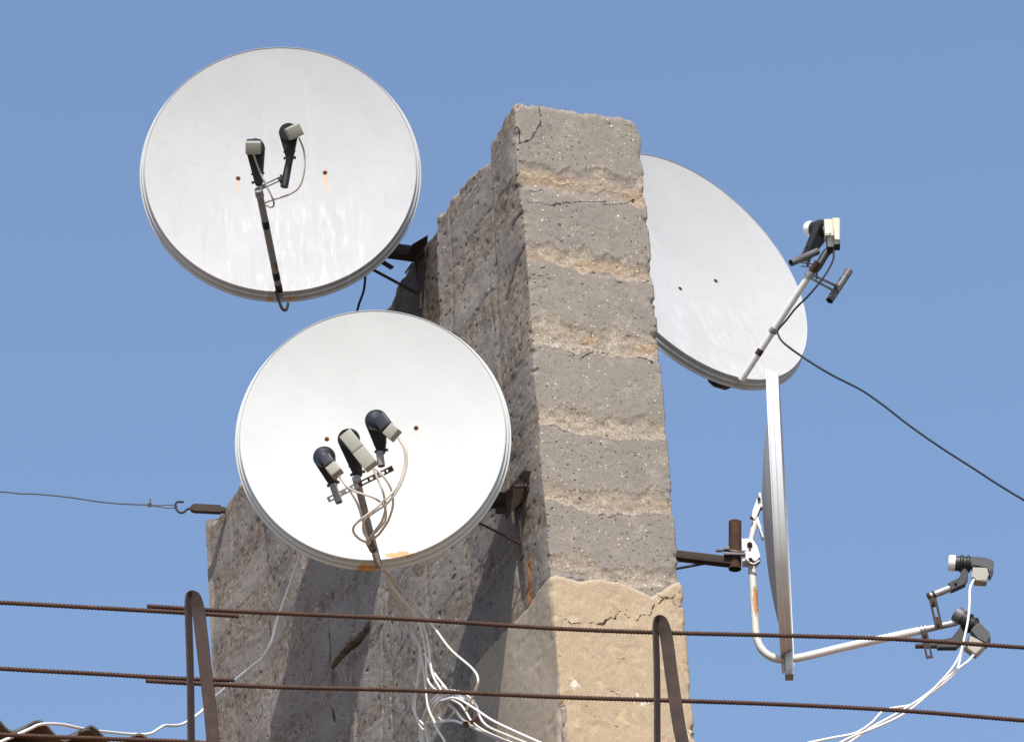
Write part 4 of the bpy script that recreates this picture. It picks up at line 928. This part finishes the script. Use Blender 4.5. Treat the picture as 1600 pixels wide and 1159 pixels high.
cable('black cable from the half hidden dish, running right across the sky',
      [d3(1303, 391, .50), d3(1301, 408, .49), d3(1287, 433, .46), d3(1265, 460, .40), d3(1243, 482, .33), d3(1228, 501, .28), d3(1216, 515, .235), d3(1216, 523, .235), d3(1226, 537, .25), atY(1262, 563, 20.3), atY(1300, 586, 20.2), atY(1345, 609, 20.1), atY(1380, 633, 20.0), atY(1420, 664, 19.9), atY(1470, 699, 19.8), atY(1520, 731, 19.7), atY(1560, 757, 19.6), atY(1605, 784, 19.5), atY(1700, 838, 19.3), atY(1900, 930, 19.0)], .0040, 'black')
G4 = 'white cables hanging from the feed heads of the edge on dish'
cable('white cable from the upper feed head of the edge on dish', [q4(1521.5, 905, -.03), q4(1515.5, 920, -.04), q4(1515, 940, -.06), q4(1512.5, 968, -.07), q4(1506, 1000, -.07), q4(1500, 1022, -.07), q4(1488, 1043, -.07), q4(1470, 1064, -.07), q4(1443, 1091, -.08), q4(1410, 1116, -.09), q4(1370, 1135, -.1), q4(1330, 1151, -.1), q4(1290, 1172, -.1)], .0042, 'wcable', G4)
cable('white cable from the lower feed head of the edge on dish', [q4(1521, 1023, -.04), q4(1512, 1033, -.05), q4(1500, 1042, -.05), q4(1472, 1065, -.05), q4(1440, 1090, -.06), q4(1405, 1112, -.06), q4(1365, 1134, -.07), q4(1335, 1154, -.07), q4(1300, 1178, -.07)], .0042, 'wcable', G4)
cable('third white cable branching from the others below the edge on dish', [q4(1504, 1010, -.03), q4(1498, 1038, -.03), q4(1490, 1053, -.03), q4(1455, 1082, -.04), q4(1425, 1100, -.04), q4(1398, 1105, -.04), q4(1380, 1110, -.04), q4(1360, 1130, -.04), q4(1335, 1145, -.05), q4(1300, 1152, -.05), q4(1262, 1160, -.05)], .0042, 'wcable', G4)

# ------------------------------------------------------------------ hook and wire at the far left end of the chimney
Yh = side(345, 797, .0).y
def qh(px, py): return atY(px, py, Yh)
bm = bmesh.new(); prism(bm, [qh(x, y) for x, y in ((297, 793), (303, 788), (345, 790), (345, 802), (303, 800), (298, 798))], V((0, .022, 0)), bev=.002); rbox(bm, qh(340, 796), qh(352, 797), .02, .02, V((0, 0, 1)))
root = out('wall_anchor', bm, M['darkrust']); tag(root, 'dark steel anchor with an open hook at the left end of the chimney', 'anchor')
bm = bmesh.new(); tube(bm, cr([qh(300, 795), qh(293, 795), qh(287, 800), qh(280, 800), qh(275, 794), qh(274, 788), qh(278, 784), qh(287, 784)], 6), .0045, 10)
ho = out('hook', bm, M['darkrust'], root, Matrix.Translation(root.location))
bm = bmesh.new()
tube(bm, cr([qh(-500, 730), qh(-120, 760), qh(0, 768), qh(30, 771), qh(60, 772), qh(110, 777), qh(150, 783), qh(190, 787), qh(232, 788.5)], 8), .0028, 6)
tube(bm, cr([qh(232, 788.5), qh(245, 791), qh(262, 793.5), qh(274, 793), qh(276, 790), qh(262, 789), qh(246, 789.5), qh(238, 789)], 5), .0021, 6)
tube(bm, cr([qh(231, 790), qh(235, 784), qh(234, 779)], 4), .002, 6)
for k in range(4): tube(bm, cr([qh(231 + k * 1.6, 786), qh(232.6 + k * 1.6, 788.5), qh(231 + k * 1.6, 791.5)], 3), .0022, 6)
o = out('tension_wire', bm, M['wire']); tag(o, 'thin rusty wire tied to the hook and running left across the sky', 'wire')

# ------------------------------------------------------------------ railing of rusty reinforcing bars
def solve_line(p0, p1, Y0):
    P0 = atY(p0[0], p0[1], Y0); v = ray(*p1); P1 = v * (P0.z / v.z); return P0, P1
A0, A1 = solve_line((0, 941), (1600, 1012), 17.0)
RD = (A1 - A0); RD.z = 0; RD.normalize(); RN = V((RD.y, -RD.x, 0))         # RN points to the camera
def rail(px, py, off=0.0):
    v = ray(px, py); return v * ((A0.dot(RN) + off) / v.dot(RN))
def rebar(bm, pts, r=.0062):
    P = cr(pts, 12) if len(pts) > 2 else pts
    # resample evenly
    L = [0]
    for a, b in zip(P[:-1], P[1:]): L.append(L[-1] + (b - a).length)
    n = int(L[-1] / .0026); S = []; j = 0
    for i in range(n + 1):
        s = L[-1] * i / n
        while j < len(L) - 2 and L[j + 1] < s: j += 1
        S.append(P[j] + (P[j + 1] - P[j]) * ((s - L[j]) / max(1e-9, L[j + 1] - L[j])))
    T, U = frames(S); seg = 10; rings = []
    for i, p in enumerate(S):
        b = T[i].cross(U[i]); ring = []
        for k in range(seg):
            th = 2 * pi * k / seg
            rr = r + .0021 * max(0, cos(2 * pi * i * .0026 / .0115 + 1.0 * th)) ** 1.2
            ring.append(bm.verts.new(p + (U[i] * cos(th) + b * sin(th)) * rr))
        rings.append(ring)
    for A, B in zip(rings[:-1], rings[1:]):
        for k in range(seg): bm.faces.new((A[k], A[(k + 1) % seg], B[(k + 1) % seg], B[k]))
    bm.faces.new(rings[0][::-1]); bm.faces.new(rings[-1])
def railing():
    root = empty('railing', Matrix.Translation(rail(305, 1159, 0) - V((0, 0, .45))))
    tag(root, 'rusty railing of ribbed bars and folded flat posts in front of the chimney', 'railing')
    fr = root.matrix_world.copy()
    lines = [[(-260, 929), (0, 941), (130, 948), (290, 957), (373, 962)], [(230, 946.5), (300, 951), (420, 957), (640, 967), (860, 981), (1020, 987.5), (1200, 992), (1400, 998), (1600, 1011), (1850, 1026)],
             [(-260, 1028), (0, 1044), (150, 1052), (290, 1060), (366, 1062)], [(228, 1063), (300, 1067), (440, 1073), (640, 1078), (860, 1088), (1020, 1093), (1200, 1099), (1400, 1109), (1600, 1125), (1850, 1146)],
             [(-260, 1133), (0, 1147), (150, 1153), (290, 1158), (420, 1166), (700, 1180), (1100, 1200), (1850, 1250)]]
    offs = [0, .0, 0, .0, 0]
    for i, l in enumerate(lines):
        bm = bmesh.new(); rebar(bm, [rail(x, y, 0.0) for x, y in l]); out('rail_bar', bm, M['rebar'], root, fr, True, 60)
    posts = [([(301, 1330), (299, 1190), (297.5, 1060), (294.5, 960), (294.5, 943), (297, 933), (301.5, 932), (306, 938), (311, 960), (318, 1020), (327.5, 1100), (333, 1159), (341, 1230), (352, 1330)]),
             ([(1028, 1330), (1027, 1190), (1026.5, 1060), (1025, 1000), (1024.5, 984), (1027, 972), (1031.5, 970), (1036, 977), (1042, 1000), (1050, 1060), (1060.5, 1130), (1066, 1159), (1078, 1230), (1092, 1330)])]
    for p in posts:
        # flat bar folded over the rails: front leg and back leg spread apart
        n = len(p); P = []
        for i, (x, y) in enumerate(p):
            f = i / (n - 1); off = .016 if i < 7 else .016
            if i in (6, 7): off = .022
            P.append(rail(x, y, off))
        S = cr(P, 6); bm = bmesh.new(); rows = []
        ns = len(S)
        for i, q in enumerate(S):
            t = (S[min(i + 1, ns - 1)] - S[max(i - 1, 0)]).normalized(); out_ = t.cross(RN).normalized()
            f = i / (ns - 1); k = min(1, max(0, (f - .30) / .25)); yaw = radians(38 + 20 * k)
            # the strap faces sideways at the left leg and turns to face the camera on the right leg
            wd = (RN * cos(yaw) + out_ * -sin(yaw)) if f > 0 else RN; wd = (RN * cos(yaw) + (-out_) * sin(yaw)).normalized()
            th = t.cross(wd).normalized(); W = .020; H = .0028
            rows.append([bm.verts.new(q + wd * a * W + th * b * H) for a, b in ((-1, -1), (1, -1), (1, 1), (-1, 1))])
        for A, B in zip(rows[:-1], rows[1:]):
            for k in range(4): bm.faces.new((A[k], A[(k + 1) % 4], B[(k + 1) % 4], B[k]))
        bm.faces.new(rows[0][::-1]); bm.faces.new(rows[-1]); out('post', bm, M['strap'], root, fr, True, 40)
railing()

# ------------------------------------------------------------------ house below: corrugated roof with the chimney on it
def house():
    E0, E1 = solve_line((0, 1125), (560, 1217), 18.2)
    ed = (E1 - E0); ed.z = 0; ed.normalize(); up = V((-ed.y, ed.x, 0)); pitch = radians(13)
    sl = up * cos(pitch) + V((0, 0, 1)) * sin(pitch); nn = ed.cross(sl).normalized()
    root = empty('house', Matrix.Translation(V((0, 20, -1.7)))); tag(root, 'house with a grey corrugated roof edge at the bottom left corner', 'house')
    fr = root.matrix_world.copy(); O = E0 - ed * 5.0 - V((0, 0, .01))
    rnd = random.Random(4)
    mt = NT('fibre_cement'); n1 = mt.noise(9, 6, .6); n2 = mt.noise(120, 4, .7)
    col = mt.mix(n1, (.065, .064, .064), (.17, .165, .16)); col = mt.mix(mt.step(n2, .45, .7, 0, .5), col, (.09, .08, .07)); mt.bump(n2, .7, .004); fc = mt.fin(col, .95, 0, .2)
    nx = 7; sheetw = 1.06
    for k in range(-1, 12):
        bm = bmesh.new(); x0 = k * (sheetw - .0); dz = (.0, .007)[k % 2]; tw = rnd.uniform(-.004, .004); sh = rnd.uniform(-.05, .03)
        cols = 98; rows = [0, .004, .4, 1.2, 2.2]
        P = []
        for layer in (0, 1):
            L = []
            for r in rows:
                rr = []
                for c in range(cols + 1):
                    x = x0 + (sheetw + .08) * c / cols
                    h = .025 * cos(2 * pi * (x0 * 0 + (x - x0)) / .177) + dz - (.007 if layer else 0) + tw * (x - x0 - .5)
                    p = O + ed * x + sl * (r + sh) + nn * h
                    rr.append(bm.verts.new(p))
                L.append(rr)
            P.append(L)
        for layer in (0, 1):
            for A, B in zip(P[layer][:-1], P[layer][1:]):
                for c in range(cols): bm.faces.new((A[c], A[c + 1], B[c + 1], B[c]))
        for r in (0, -1):
            A = P[0][r]; B = P[1][r]
            for c in range(cols): bm.faces.new((A[c], A[c + 1], B[c + 1], B[c]))
        for c in (0, -1):
            for r in range(len(rows) - 1): bm.faces.new((P[0][r][c], P[0][r + 1][c], P[1][r + 1][c], P[1][r][c]))
        out('roof_sheet', bm, fc, root, fr, True, 50)
    # slab the railing and the chimney stand on, walls below
    q = O + up * .10 - V((0, 0, .10)); bm = bmesh.new()
    L = 14.0
    def boxp(a, b, w0, w1, z0, z1):
        c = [O + ed * x + up * y for x, y in ((a, w0), (b, w0), (b, w1), (a, w1))]
        lo = [bm.verts.new(V((p.x, p.y, z0))) for p in c]; hi = [bm.verts.new(V((p.x, p.y, z1))) for p in c]
        bm.faces.new(lo[::-1]); bm.faces.new(hi)
        for k in range(4): bm.faces.new((lo[k], lo[(k + 1) % 4], hi[(k + 1) % 4], hi[k]))
    zE = O.z - .06
    boxp(-1, L, .08, 6.0, zE - .22, zE - .02); 
    out('roof_slab', bm, M['concrete'], root, fr, False)
    bm = bmesh.new(); boxp(-.6, L - .4, .35, 5.6, -1.7, zE - .222); out('wall', bm, M['plaster'], root, fr, False)
    # ledge that carries the railing posts
    f = rail(305, 1159); yy = (f - O).dot(up)
    bm = bmesh.new(); zl = rail(301, 1330).z + .02
    boxp(-1, L, yy - .12, .078, zl - .12, zl); out('parapet_ledge', bm, M['concrete'], root, fr, False)
house()
print('objects', len(bpy.data.objects))
